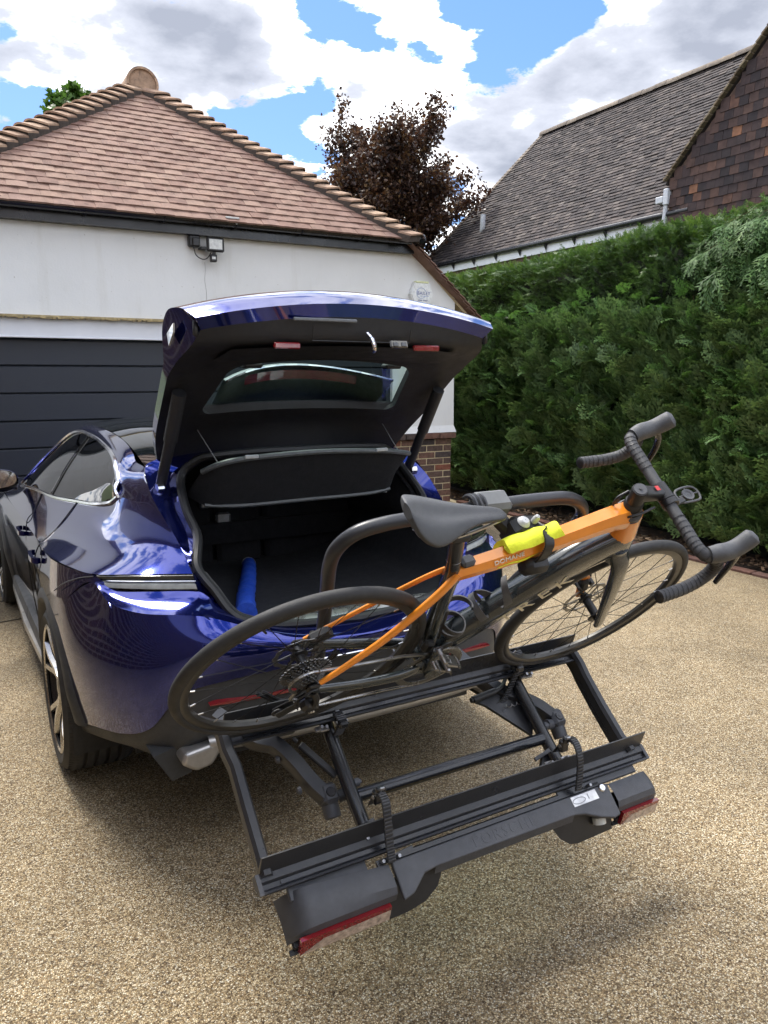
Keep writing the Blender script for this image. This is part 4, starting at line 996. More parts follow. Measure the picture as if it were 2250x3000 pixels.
# ---- cladding round the arches, sills
def body_x(y):  # outermost side of the body at station y
    ys = [-.62, -.4, -.1, .2, .6, 1.2, 1.8, 2.4, 2.9, 3.3]; xs = [.918, .962, .985, .982, .960, .948, .948, .952, .974, .93]
    return float(np.interp(y, ys, xs))
for sg in (-1, 1):
    for (yc, zc, r) in WC:
        rows_ = []
        for k in range(41):
            a = radians(-16+(195 if yc < 1 else 212)*k/40); yy, zz_ = yc+cos(a), zc+sin(a)
            row = []
            for rr, dx in ((r-.03, -.10), (r-.012, -.004), (r+.005, .012), (r+.045, .010), (r+.062, -.002), (r+.066, -.02)):
                y_, z_ = yc+rr*cos(a), zc+rr*sin(a); z_ = max(z_, .23)
                shr = .045*max(0, (.48-z_)/.25)+.020*max(0, (z_-.72)/.12)
                row.append((sg*(body_x(y_)+dx-shr), y_, z_))
            rows_.append(row)
        g = MB(); g.grid(rows_, flip=sg < 0); obj('arch_cladding', g, M_clad, car, smooth=True)
        g = MB(); g.grid([[(sg*.96, yc+(r-.01)*cos(a), zc+(r-.01)*sin(a)), (sg*.60, yc+(r-.01)*cos(a), zc+(r-.01)*sin(a))] for a in np.linspace(-.4, pi+.4, 25)]); g.add([(sg*.60, yc+(r)*cos(a), zc+(r)*sin(a)) for a in np.linspace(-.4, pi+.4, 25)], [tuple(range(25))]); obj('wheel_well', g, M_trim, car)
    rows_ = [[(sg*x, y, z) for x, z in ((.80, .20), (.905+.0*y, .205), (.935, .25), (.925, .31), (.90, .33))] for y in (2.45, 1.8, 1.2, .55)]
    g = MB(); g.grid(rows_, flip=sg > 0); sill = obj('sill', g, M_clad, car, smooth=True)
    g = MB(); g.tube([(sg*.925, 2.42, .235), (sg*.945, 1.5, .225), (sg*.93, .55, .235)], 1.0, prof=[(-.012, -.02), (.012, -.02), (.012, .02), (-.012, .02)], up=(0, 0, 1)); obj('sill_blade', g, M_silver, sill)
# ---- lower rear: black valance, reflectors, silver skid
def V_of(fn): return [fn(k) for k in range(10, 19)]
V0 = [(x-.004, y+.004, z+.004) for x, y, z in L0[10:]]
V1 = [(.930, -.36, .335), (.885, -.56, .375), (.820, -.705, .395), (.750, -.835, .43), (.655, -.945, .575), (.54, -.995, .625), (.40, -1.02, .64), (.25, -1.03, .65), (0, -1.035, .652)]
V2 = [(.920, -.36, .31), (.875, -.56, .35), (.805, -.705, .365), (.735, -.835, .38), (.665, -.94, .45), (.55, -.995, .535), (.40, -1.015, .545), (.25, -1.02, .55), (0, -1.025, .552)]
V3 = [(.870, -.36, .28), (.830, -.54, .32), (.770, -.69, .335), (.700, -.81, .33), (.640, -.92, .41), (.54, -.97, .475), (.40, -.985, .48), (.25, -.99, .48), (0, -.995, .48)]
V4 = [(.70, -.26, .24), (.70, -.40, .26), (.66, -.58, .28), (.62, -.68, .29), (.58, -.78, .32), (.50, -.84, .38), (.42, -.86, .39), (.28, -.87, .39), (0, -.87, .39)]
g = MB(); add_patch(g, [V0, V1, V2, V3, V4], 4, 6); g.mirror(); val = obj('rear_valance', g, M_clad, car, smooth=True, fixn=True)
# deep fins flanking the diffuser
for sg in (-1, 1):
    g = MB(); g.prism([(.62, .44), (.775, .40), (.715, .295), (.645, .31)], (0, -.90, 0), (sg, 0, 0), (0, 0, 1), (0, .42, 0)); obj('fin', g, M_clad, val, fixn=True)
    G_ = []
    for k in range(9):
        x = .60-.31*k/8; yb = -.992-.030*(1-(x-.3)/.3)
        hgt = .017*min(1, (k+.6)/2.2, (8.8-k)/2.2); G_.append([(sg*x, yb+.012, .590+hgt+.004*k/8), (sg*x, yb-.012, .590+.004*k/8+hgt*.3), (sg*x, yb-.012, .590+.004*k/8-hgt*.3), (sg*x, yb+.012, .590-hgt+.004*k/8)])
    g = MB(); g.grid(G_, flip=sg < 0); obj('reflector', g, M_redlens, val, smooth=True)
    g = MB(); g.prism([(.515, .450), (.685, .425), (.70, .385), (.65, .350), (.59, .36), (.565, .400), (.515, .405)], (0, -.985, 0), (sg, 0, 0), (0, 0, 1), (0, .30, 0)); o_ = obj('diffuser_end', g, M_silver, val, fixn=True)
    bv = o_.modifiers.new('bevel', 'BEVEL'); bv.width = .014; bv.segments = 3
sk = [(x, y) for x, y in ((-.60, 0), (-.42, -.03), (-.2, -.045), (0, -.05), (.2, -.045), (.42, -.03), (.60, 0))]
pr = [[(x, -.965+y+.06, .462), (x, -.965+y, .458), (x, -.98+y, .446), (x, -.982+y, .424), (x, -.965+y, .404), (x, -.72, .375)] for x, y in sk]
g = MB(); g.grid(refine(pr, 4, 3).tolist(), flip=True); skid = obj('skid_plate', g, M_silver, val, smooth=True)
for x in (-.42, -.15, .12, .38):
    g = MB(); g.box((x, -1.028+.25*x*x, .438), (.21, .012, .012), ch=.004); obj('skid_rib', g, M_silver, skid)
g = MB(); g.box((.02, -1.034, .516), (.52, .012, .112), ch=.004); obj('number_plate', g, simple('yellow_plate', (.62, .44, .03), .4), val)
g = MB(); g.box((0, -1.064, .703), (.46, .012, .010), ch=.003); obj('lip_highlight', g, M_chrome, val)  # chrome strip stands in for the bright highlight along the body lip
# ---- tail lamps
def curve3(P, n): return spline(P, n)
for sg in (-1, 1):
    Bc = curve3([(.846, -.648, .949), (.82, -.675, .950), (.714, -.77, .953), (.577, -.85, .953)], 6); Tc = curve3([(.874, -.60, .998), (.83, -.655, 1.003), (.758, -.72, 1.010), (.592, -.835, 1.016)], 6)
    def strip(f0, f1, out, inn=0.0, nrow=4):
        rws = []
        for i in range(nrow+1):
            f = f0+(f1-f0)*i/nrow; bul = out*sin(pi*i/nrow)**.6 if 0 < i < nrow else -inn
            rws.append([(sg*(p.lerp(q, f).x+(p.x-.3)*.0+bul*.55), p.lerp(q, f).y-bul*.8, p.lerp(q, f).z) for p, q in zip(Bc, Tc)])
        return rws
    g = MB(); g.grid([[(sg*(x-.035), y+.045, z) for x, y, z in Bc], [(sg*x, y, z) for x, y, z in Bc]]); g.grid([[(sg*(x-.035), y+.045, z) for x, y, z in Bc], [(sg*(x-.035), y+.045, z) for x, y, z in Tc], [(sg*x, y, z) for x, y, z in Tc]])
    lamp = obj('tail_lamp', g, M_lampdark, car, smooth=True, fixn=True)
    g = MB(); g.grid(strip(.02, .56, .006, .010), flip=sg > 0); obj('lens', g, M_lampglass, lamp, smooth=True, fixn=True)
    g = MB(); g.grid(strip(.66, .98, .004, .004), flip=sg > 0); obj('brow', g, M_olive, lamp, smooth=True, fixn=True)
    g = MB(); g.tube([(sg*x, y-.004, z+.003) for x, y, z in [p.lerp(q, .54) for p, q in zip(Bc, Tc)][3:]], .0025, 5); obj('lamp_line', g, M_chrome, lamp)
    cr = curve3([(.900, -.70, 1.012), (.893, -.80, .986), (.878, -.88, .965), (.80, -1.0, .950), (.66, -1.07, .942)], 6)
# ---- boot opening: gutter, seal, lining
E_ = [(0, -.285, 1.430), (.25, -.288, 1.422), (.45, -.290, 1.396), (.56, -.287, 1.366), (.611, -.30, 1.337), (.632, -.45, 1.258), (.621, -.57, 1.185), (.599, -.715, 1.095), (.592, -.835, 1.016), (.577, -.85, .953), (.520, -.895, .905), (.435, -.965, .853), (.29, -.985, .812), (0, -.99, .790)]
S_ = [(0, -.50, 1.395), (.20, -.495, 1.394), (.36, -.47, 1.385), (.44, -.43, 1.366), (.505, -.42, 1.30), (.527, -.55, 1.195), (.520, -.66, 1.112), (.562, -.775, 1.030), (.548, -.82, .985), (.524, -.86, .946), (.486, -.915, .878), (.43, -.945, .847), (.30, -.96, .815), (0, -.965, .794)]
Ed = spline(E_, 5); Sd = spline(S_, 5); Md = [(a*.35+b*.65)+Vector((-.012, .02, -.018)) for a, b in zip(Ed, Sd)]
g = MB(); g.grid([[(-p.x, p.y, p.z) for p in r] for r in (Ed, Md, Sd)]); g.mirror(); obj('boot_gutter', g, M_paint, car, smooth=True, fixn=True)
full = [Vector((-p.x, p.y, p.z)) for p in Sd]+[Vector((p.x, p.y, p.z)) for p in reversed(Sd[1:-1])]
g = MB(); g.tube([p+Vector((0, -.008, .004)) for p in full], .017, 8, closed=True); seal = obj('boot_seal', g, M_rubber, car, smooth=True)
g = MB(); g.tube([Vector((p.x*.965, p.y+.022, p.z-.006 if p.z > 1 else p.z+.004)) for p in full], .010, 6, closed=True); obj('inner_lip', g, M_rubber, seal, smooth=True)
g = MB(); inn = [(-p.x*.97, p.y+.03, p.z) for p in Sd]; back = [(-min(.56, p.x*.97), .22, max(.74, min(1.32, p.z))) for p in Sd]
g.grid([inn, [(a[0]*.98, (a[1]*.6+b[1]*.4), a[2]*.6+b[2]*.4) for a, b in zip(inn, back)], back]); g.mirror()
g.add([(-.60, .21, .72), (.60, .21, .72), (.58, .23, 1.36), (-.58, .23, 1.36)], [(0, 1, 2, 3)]); lin = obj('boot_lining', g, M_carpet, car, smooth=True, fixn=True)
g = MB(); g.box((0, -.56, .765), (1.02, .66, .03), ch=.006); obj('boot_floor', g, M_carpet, lin)
g = MB(); g.box((0, -.03, .768), (1.06, .44, .03), ch=.006); obj('floor_flap', g, M_carpet2, lin)
g = MB()
for x0, x1 in ((-.56, -.20), (-.19, .05), (.06, .56)): g.box(((x0+x1)/2, .175, 1.00), (x1-x0-.012, .05, .44), Matrix.Rotation(radians(-6), 3, 'X'), .02)
obj('seat_back', g, M_carpet, lin)
g = MB(); g.box((-.15, .145, 1.00), (.075, .03, .09), ch=.01); g.box((-.15, .13, 1.035), (.06, .01, .008)); g.box((-.24, .145, 1.14), (.05, .02, .14), ch=.01); obj('seat_latch', g, simple('satin_latch', (.20, .21, .23), .35, metal=.6), lin)
g = MB(); g.grid([[(x, y, z) for x in np.linspace(-.44, .44, 9)] for y, z in ((-.955, .816), (-.93, .828), (-.885, .824), (-.87, .77))]); obj('load_sill', g, simple('brushed_load_sill', (.55, .55, .53), .28, 90, .06, metal=.9), lin, smooth=True, fixn=True)
for sx, yy, zz_ in ((.33, .15, .79), (-.42, -.2, .79)):
    g = MB(); g.tube([(sx+.02*cos(a), yy, zz_+.02*sin(a)) for a in np.linspace(0, pi, 9)], .004, 5); obj('lashing_eye', g, M_chrome, lin)
g = MB(); g.box((.50, -.30, 1.17), (.02, .05, .03)); obj('boot_light', g, simple('clear_boot_lens', (.7, .72, .75), .1), lin)
g = MB(); g.cyl((.535, -.52, .93), (.515, -.53, .93), .022, n=14); obj('side_hook', g, simple('grey_hook', (.06, .065, .07), .4), lin)
# parcel shelf hanging from the tailgate
top_r = [(-.455, -.545, 1.335), (-.40, -.60, 1.368), (-.29, -.632, 1.388), (0, -.645, 1.400), (.29, -.632, 1.388), (.40, -.60, 1.375), (.475, -.56, 1.362)]
bot_r = [(-.475, -.40, 1.225), (-.43, -.48, 1.195), (-.29, -.50, 1.185), (0, -.505, 1.188), (.29, -.50, 1.19), (.42, -.48, 1.20), (.46, -.42, 1.23)]
g = MB(); g.grid(refine([top_r, bot_r], 4, 4).tolist()); g.grid(refine([[(x, y+.018, z-.004) for x, y, z in top_r], [(x, y+.018, z) for x, y, z in bot_r]], 4, 4).tolist(), flip=True)
shelf = obj('parcel_shelf', g, M_carpet, car, smooth=True)
g = MB(); g.tube(spline(top_r, 5), .011, 7); g.tube(spline([(x, y-.002, z) for x, y, z in bot_r[1:-1]], 5), .009, 6); obj('shelf_rim', g, simple('grey_shelf_edge', (.075, .085, .09), .5), shelf, smooth=True)
for x in (-.288, .288):
    g = MB(); g.box((x, -.642, 1.394), (.055, .012, .015), ch=.003); obj('shelf_clip', g, simple('pale_clip', (.35, .37, .38), .4), shelf)
g = MB(); g.box((-.16, -.508, 1.202), (.13, .004, .012)); obj('shelf_label', g, simple('label_white', (.55, .56, .55), .5), shelf)
for sg in (-1, 1):
    g = MB(); g.cyl((sg*.425, -.41, 1.487), (sg*.405, -.592, 1.372), .0022, n=5); obj('shelf_cord', g, simple('grey_cord', (.16, .16, .17), .7), shelf)
# ---- open tailgate
def gate_grid(rows, xin=6, xout=4):
    """rows: (W, xg, yc, zc, ye, ze); columns run -W..-xg..xg..W"""
    G = []
    for W, xg, yc, zc, ye, ze in rows:
        xs = [-W+(W-xg)*k/xout for k in range(xout)]+[-xg+2*xg*k/(2*xin) for k in range(2*xin)]+[xg+(W-xg)*k/xout for k in range(xout+1)]
        G.append([(x, yc+(ye-yc)*(x/W)**2, zc+(ze-zc)*(x/W)**2) for x in xs])
    return G
def dense_rows(rows, sub): return pchip(np.concatenate([[0], np.cumsum([np.hypot(a[2]-b[2], a[3]-b[3])+.01 for a, b in zip(rows, rows[1:])])]), np.array(rows), np.concatenate([np.linspace(0, 1, 1)]*0+[[0]])) if sub == 0 else rows
OUT = [(.555, .42, -.285, 1.455, -.235, 1.385), (.590, .43, -.36, 1.53, -.36, 1.48), (.605, .44, -.455, 1.600, -.48, 1.575), (.622, .385, -.735, 1.785, -.70, 1.745), (.632, .385, -.715, 1.925, -.745, 1.865), (.632, .385, -.80, 2.003, -.83, 1.915), (.618, .385, -.915, 1.992, -.92, 1.914), (.590, .385, -1.012, 1.945, -.988, 1.880)]
INN = [(.555, .42, -.375, 1.402, -.275, 1.350), (.585, .43, -.40, 1.50, -.38, 1.455), (.598, .44, -.465, 1.566, -.49, 1.535), (.612, .385, -.738, 1.758, -.695, 1.690), (.605, .385, -.86, 1.800, -.80, 1.745), (.585, .385, -.985, 1.818, -.92, 1.800), (.565, .385, -1.008, 1.900, -.955, 1.845)]
gr = 2   # rows 2..3 hold the glass
XI, XO = 6, 4
SUBR = 5
def dense(rows):
    A = np.array(rows); t = np.concatenate([[0], np.cumsum([np.hypot(a[2]-b[2], a[3]-b[3])+.01 for a, b in zip(rows, rows[1:])])])
    qq = np.concatenate([np.linspace(t[i], t[i+1], SUBR, endpoint=False) for i in range(len(t)-1)]+[[t[-1]]]); B = pchip(t, A, qq)
    for i in range(gr*SUBR, (gr+1)*SUBR+1): B[i] = A[gr]+(A[gr+1]-A[gr])*((i-gr*SUBR)/SUBR)
    return [tuple(r) for r in B]
def gate_patch(mb, rows, hole, flip):
    G = gate_grid(dense(rows), XI, XO); nr, nc_ = len(G), len(G[0]); V = [p for r in G for p in r]; F = []
    for i in range(nr-1):
        for j in range(nc_-1):
            if hole and gr*SUBR <= i < (gr+1)*SUBR and XO <= j < XO+2*XI: continue
            q = (i*nc_+j, i*nc_+j+1, (i+1)*nc_+j+1, (i+1)*nc_+j); F.append(q[::-1] if flip else q)
    mb.add(V, F); return G
g = MB(); GO = gate_patch(g, OUT, True, True); iG = gate_grid(dense(INN), XI, XO)
for e in (0, -1):   # side flanks close outer skin to inner frame
    o_ = [r[e] for r in GO]; i_ = [r[e] for r in iG]; i_ = i_+[i_[-1]]*(len(o_)-len(i_))
    for k in range(len(o_)-1): g.add([o_[k], o_[k+1], i_[k+1], i_[k]], [(0, 1, 2, 3)] if i_[k] != i_[k+1] else [(0, 1, 2)])
g.grid([GO[-1], iG[-1]])
gate = obj('tailgate', g, M_paint, car, smooth=True, fixn=True); weld(gate, .0005)
g = MB(); GI = gate_patch(g, INN, True, False)
k0, k1 = gr*SUBR, (gr+1)*SUBR; c0, c1 = XO, XO+2*XI
g.grid([GI[k0][c0:c1+1], GO[k0][c0:c1+1]]); g.grid([GO[k1][c0:c1+1], GI[k1][c0:c1+1]])
for cc in (c0, c1): g.grid([[GI[k][cc] for k in range(k0, k1+1)], [GO[k][cc] for k in range(k0, k1+1)]])
tl_ = obj('tailgate_lining', g, M_lining, gate, smooth=True, fixn=True)
# rounded corner fillets of the glass aperture
for (kr, cc, sx, sk) in ((k0, c0, 1, 1), (k0, c1, -1, 1), (k1, c0, 1, -1), (k1, c1, -1, -1)):
    p = Vector(GI[kr][cc]); ex = (Vector(GI[kr][cc+sx])-p).normalized(); ey = (Vector(GI[kr+sk][cc])-p).normalized(); R_ = .055
    arc = [p+ex*(R_*(1-sin(a)))+ey*(R_*(1-cos(a))) for a in np.linspace(0, pi/2, 7)]
    nn_ = ex.cross(ey).normalized()*(.020 if ex.cross(ey).z > 0 else -.020); g = MB(); g.add([p]+arc, [(0, k+1, k+2) for k in range(6)]); g.grid([arc, [v+nn_ for v in arc]]); obj('aperture_fillet', g, M_trim, gate)
# raised pad along the lower lining with handle, buttons, warning reflectors
g = MB(); pad = []
for f in np.linspace(0, 1, 6):
    pad.append([(x, (-.80-.185*f)+.05*(x/.5)**2, 1.772+.040*f-.02*(x/.5)**2-.010) for x in np.linspace(-.48+.02*f, .48-.02*f, 13)])
g.grid(pad); obj('lining_pad', g, M_lining, gate, smooth=True)
for sg in (-1, 1):
    g = MB(); g.box((sg*.28, -.985, 1.800), (.105, .014, .021), Matrix.Rotation(radians(-10*sg), 3, 'Z'), .004); obj('warning_reflector', g, M_redlens, gate)
    g = MB(); g.box((sg*.30, -.70, 1.738), (.075, .05, .022), ch=.008); obj('glass_tab', g, M_trim, gate)
    # buffers and lamp end on the outer flank
    g = MB(); g.box((sg*.578, -.945, 1.850), (.03, .016, .055), Matrix.Rotation(radians(-55*sg), 3, 'Z'), .007); obj('buffer', g, M_rubber, gate, smooth=True)
    g = MB(); g.prism([(0, 0), (.012, -.04), (.075, .0), (.085, .030)], (sg*.627, -.80, 1.838), (0, -1, 0), (0, .1, 1), (sg*.006, 0, 0)); obj('gate_lamp_end', g, M_lampglass, gate, fixn=True)
    # gas struts
    g = MB(); g.cyl((sg*.575, -.40, 1.285), (sg*.566, -.53, 1.46), .021, n=14); g.cyl((sg*.566, -.53, 1.46), (sg*.56, -.66, 1.640), .026, n=14); g.box((sg*.575, -.395, 1.28), (.03, .05, .05), ch=.01); obj('strut', g, M_trim, gate, smooth=True)
    g = MB(); g.cyl((sg*.575, -.42, 1.268), (sg*.60, -.425, 1.268), .016, n=10); obj('strut_ball', g, M_chrome, gate)
g = MB(); g.tube(spline([(.015, -1.012, 1.845), (.02, -1.035, 1.825), (.026, -1.045, 1.795), (.03, -1.03, 1.785)], 5), .0085, 8); obj('latch_hook', g, M_chrome, gate, smooth=True)
g = MB(); g.box((.145, -1.012, 1.812), (.075, .010, .03), Matrix.Rotation(radians(-20), 3, 'X'), .006); bt = obj('close_button', g, M_lampdark, gate)
for dx in (-.017, .017):
    g = MB(); g.box((.145+dx, -1.0185, 1.811), (.022, .004, .016), Matrix.Rotation(radians(-20), 3, 'X'), .003); obj('button', g, simple('button_grey', (.10, .105, .11), .35), bt)
g = MB(); g.tube([(-.19, -1.006, 1.866), (-.19, -.992, 1.818), (.20, -.992, 1.818), (.20, -1.006, 1.866)], .0016, 4); obj('panel_gap', g, M_rubber, gate)
g = MB(); g.box((-.15, -1.020, 1.886), (.24, .008, .012), ch=.003); obj('plate_lamp', g, simple('plate_lamp_lens', (.10, .105, .11), .2), gate)
# glass and the roof spoiler with high brake lamp seen through it
A = [[((p[0]*.5+q[0]*.5)*1.02, p[1]*.5+q[1]*.5, p[2]*.5+q[2]*.5+.012) for p, q in zip(GI[k][XO:XO+2*XI+1], GO[k][XO:XO+2*XI+1])] for k in (k0, k1)]
g = MB(); g.grid(refine(A, 6, 2).tolist()); obj('rear_glass', g, M_rearglass, gate, smooth=True)
def lin_(a, b, f): return a+(b-a)*f
sp = []
for f in np.linspace(0, 1, 6): sp.append([(x, lin_(-.33, -.425, f)-f*.235*(x/.42)**2-(1-f)*.06*(x/.42)**2, lin_(1.555, 1.742, f)-f*.085*(x/.42)**2-(1-f)*.03*(x/.42)**2) for x in np.linspace(-.365, .365, 15)])
g = MB(); g.grid(sp, flip=True); g.grid([[(x, y+.03, z+.01) for x, y, z in r] for r in sp]); g.grid([sp[-1], [(x, y+.03, z+.01) for x, y, z in sp[-1]]])
spo = obj('roof_spoiler', g, simple('grey_green_spoiler', (.20, .23, .225), .45), gate, smooth=True, fixn=True)
g = MB(); g.tube([(x, y-.004, z+.002) for x, y, z in sp[-1]], .006, 6); obj('spoiler_edge', g, M_chrome, spo)
g = MB(); g.grid([[(x, -.425-.012*h/.034-.16*(x/.42)**2, 1.688+h-.07*(x/.42)**2) for x in np.linspace(-.25, .25, 9)] for h in (0, .036)]); obj('high_brake_lamp', g, simple('dark_red_lens', (.30, .03, .045), .15, coat=1), spo)
# ---- wheels
def wheel(sg, yc, zc, R, wd, name):
    root = MB(); cx_ = sg*(.982-wd/2); o = Vector((cx_, yc, zc)); ax = (sg, 0, 0); h = wd/2
    ty = MB(); prof = [(R-.10, -h+.01), (R-.045, -h-.004), (R-.018, -h+.012), (R-.004, -h+.035)]
    for gq in (-.6, -.2, .2, .6):
        c = gq*(h-.03); prof += [(R, c-.008), (R-.010, c-.006), (R-.010, c+.006), (R, c+.008)]
    prof += [(R-.004, h-.035), (R-.018, h-.012), (R-.045, h+.004), (R-.085, h-.004), (R-.10, h-.014)]
    ty.lathe(prof, o, ax, 72); t = obj(name, ty, M_tyre, car, smooth=True, angle=28)
    si = MB()
    for k in range(96):
        a = 2*pi*k/96; d = Vector((0, cos(a), sin(a)))
        for side in (1, -1):
            p = o+Vector((sg*side*(h-.014), 0, 0))+d*(R-.013); q = o+Vector((sg*side*(h-.050), 0, 0))+d*(R-.002); si.cyl(p, q, .0022, n=4, caps=False)
    tag(obj('tread_sipes', si, M_rubber, t), kind='stuff')
    rm = MB(); rm.lathe([(R-.095, h-.012), (R-.082, h-.004), (R-.086, h-.010), (R-.10, h-.03), (R-.13, -h+.05)], o, ax, 48); obj('rim', rm, M_rimblk, t, smooth=True)
    lp = MB(); lp.lathe([(R-.100, h-.006), (R-.092, h+.000), (R-.083, h-.003)], o, ax, 64); obj('rim_lip', lp, M_rimcut, t, smooth=True)
    dk = MB(); dk.lathe([(.001, h-.10), (.17, h-.10), (.17, h-.13)], o, ax, 32); obj('brake_disc', dk, simple('brake_disc_steel', (.30, .28, .27), .35, metal=.9), t)
    sp_ = MB()
    for k in range(5):
        a0 = 2*pi*k/5+.3
        for da in (-.16, .16):
            pts = []
            for r_, aa, xx in ((.045, a0, h-.035), (.12, a0+da*.35, h-.030), (R-.17, a0+da, h-.016), (R-.098, a0+da*1.5, h-.010)): pts.append(o+Vector((sg*xx, r_*cos(aa), r_*sin(aa))))
            sp_.tube(spline(pts, 4), 1.0, prof=[(-.016, -.012), (.016, -.012), (.011, .006), (-.011, .006)], up=ax)
    obj('spoke', sp_, M_rimcut, t, smooth=True)
    hb = MB(); hb.lathe([(.001, h-.018), (.03, h-.02), (.06, h-.03), (.065, h-.06)], o, ax, 24); obj('wheel_hub', hb, M_rimblk, t, smooth=True)
for sg in (-1, 1):
    wheel(sg, .02, .362, .362, .285, 'wheel'); wheel(sg, 2.90, .362, .362, .265, 'wheel')
g = MB(); g.box((0, 1.3, .26), (1.5, 3.6, .06)); g.box((0, -.45, .34), (1.2, .8, .05)); obj('underbody', g, M_trim, car)
# ---- mirrors, handles, shut lines
for sg in (-1, 1):
    g = MB(); ctr = Vector((sg*1.015, 1.92, 1.055))
    rows_ = []
    for yy, sc_ in ((-.055, .96), (-.045, 1.0), (.0, .96), (.06, .72), (.095, .25)):
        rows_.append([(ctr.x+sg*(.125*sc_*cos(a)*(1 if cos(a)*sg > 0 else 1)), ctr.y+yy-.02*sg*0, ctr.z+.075*sc_*math.copysign(abs(sin(a))**.7, sin(a))) for a in np.linspace(0, 2*pi, 25)[:-1]])
    g.grid(rows_, cv=True, flip=sg > 0); g.add(rows_[-1], [tuple(range(24))]); mir = obj('door_mirror', g, M_paint, car, smooth=True, fixn=True)
    g = MB(); g.add([(ctr.x+sg*.112*cos(a), ctr.y-.054, ctr.z+.012+.056*math.copysign(abs(sin(a))**.7, sin(a))) for a in np.linspace(0, 2*pi, 25)[:-1]], [tuple(range(24))]); obj('mirror_glass', g, simple('mirror_silver', (.75, .78, .78), .02, metal=1.0), mir)
    g = MB(); g.tube([(sg*.90, 1.90, 1.01), (sg*.95, 1.91, 1.005), (sg*1.0, 1.92, .995)], .02, 8); obj('mirror_arm', g, M_trim, mir)
    for yy, zz_ in ((1.15, .86), (.28, .895)):
        g = MB(); g.tube(spline([(sg*(body_x(yy)+.002), yy+.11, zz_), (sg*(body_x(yy)+.022), yy+.07, zz_+.002), (sg*(body_x(yy)+.024), yy-.07, zz_+.004), (sg*(body_x(yy)+.002), yy-.11, zz_+.004)], 5), 1.0, prof=[(-.008, -.012), (.008, -.012), (.008, .012), (-.008, .012)], up=(0, 0, 1)); obj('door_handle', g, M_paint, car, smooth=True)
    for path in ([(.770, .40, 1.115), (.872, .38, 1.0), (.955, .32, .947), (.984, .34, .86), (.970, .46, .74)], [(.842, 1.10, 1.078), (.895, 1.08, .978), (.942, 1.06, .90), (.942, 1.05, .62), (.915, 1.05, .36)]):
        g = MB(); g.tube(spline([(sg*x, y, z) for x, y, z in path], 5), .003, 5); obj('door_gap', g, M_rubber, car)
# bumper shut line running back from the arch to the lamp
g = MB(); g.tube(spline([(-.982, -.30, .88), (-.958, -.42, .935), (-.918, -.52, .972), (-.882, -.595, .990)], 6), .0025, 5); obj('bumper_gap', g, M_rubber, car)
# things in the boot
bag = thing('rolled_bag', 'rolled blue fabric bag lying in the open boot', 'bag', mtx=CARM @ Matrix.Translation((-.2, -.3, .78)))
g = MB(); pth = spline([(.10, .24, .045), (.04, .08, .048), (-.04, -.12, .05), (-.13, -.34, .056), (-.215, -.58, .075)], 6)
g.tube(pth, [.031+.007*(i/24)+.0025*sin(i*1.9) for i in range(25)], 14); obj('roll', g, simple('royal_blue_nylon', (.012, .06, .42), .55, 60, .2, .8, 60), bag, smooth=True)
g = MB(); g.lathe([(.001, .010), (.022, .010), (.034, 0)], pth[0], (.4, .9, 0), 16); obj('end_cap', g, simple('grey_cap', (.35, .37, .42), .5), bag)
# ================================================================== BIKE RACK (tilted back on its hinges)
M_powder = simple('satin_black_powder_coat', (.026, .027, .031), .34, 30, .12, .12, 1500, spec=.5)
M_powder2 = simple('grey_black_moulding', (.058, .060, .068), .46, 40, .12, .25, 1400, spec=.45)
M_gloss = simple('gloss_black_tube', (.013, .014, .017), .22, 20, .15, spec=.6)
M_strap = simple('black_strap_rubber', (.012, .012, .013), .5, 50, .2)
M_bolt = simple('zinc_bolt', (.30, .30, .31), .35, metal=.9)
M_clear = simple('clear_lamp_lens', (.42, .33, .27), .08, 70, .45, .6, 130, coat=1.0)
RY = -1.13; RT = 42.143
_a = radians(RY); _t = radians(RT); HUB = Vector((.74130, 1.74360, .96627))
ru = Vector((cos(_a), -sin(_a), 0)); rr_ = -Vector((sin(_a), cos(_a), 0)); rw = rr_*cos(_t)-Vector((0, 0, 1))*sin(_t); rn = rr_*sin(_t)+Vector((0, 0, 1))*cos(_t)
RM = frame_m(HUB, ru, -rw, rn)
def q(u, w, n): return Vector((u, -w, n))
def Q(P): return [q(*p) for p in P]
rack = thing('bike_rack', 'black two bike tow bar rack tilted down behind the car', 'bike rack', mtx=RM)
def tray(w0, u0, u1, name):
    pr = [(w0-.050, -.303), (w0-.046, -.300), (w0-.022, -.358), (w0-.004, -.358), (w0+.002, -.366), (w0+.014, -.366), (w0+.020, -.358), (w0+.026, -.356), (w0+.028, -.362), (w0+.012, -.388), (w0-.026, -.388), (w0-.030, -.375)]
    g = MB(); A = [q(u0, w, n) for w, n in pr]; B = [q(u1, w, n) for w, n in pr]; m = len(pr)
    g.add(A+B, [tuple(range(m)), tuple(range(2*m-1, m-1, -1))]+[(k, m+k, m+(k+1) % m, (k+1) % m) for k in range(m)])
    o = obj(name, g, M_powder, rack, fixn=True)
    g = MB(); g.box(q((u0+u1)/2, w0+.008, -.3635), (u1-u0-.1, .010, .002)); obj('tray_groove', g, M_gloss, o)
    return o
t1 = tray(0.0, -.135, 1.185, 'wheel_tray'); t2 = tray(.398, -.150, 1.235, 'wheel_tray')
# clipped tray tips
for u0, sg in ((-.150, -1), (1.235, 1)):
    g = MB(); g.prism([(.372, -.357), (.424, -.357), (.424, -.366), (.400, -.388), (.372, -.388)], q(u0, 0, 0), (0, -1, 0), (0, 0, 1), (sg*.012, 0, 0)); obj('tray_tip', g, M_powder2, t2, fixn=True)
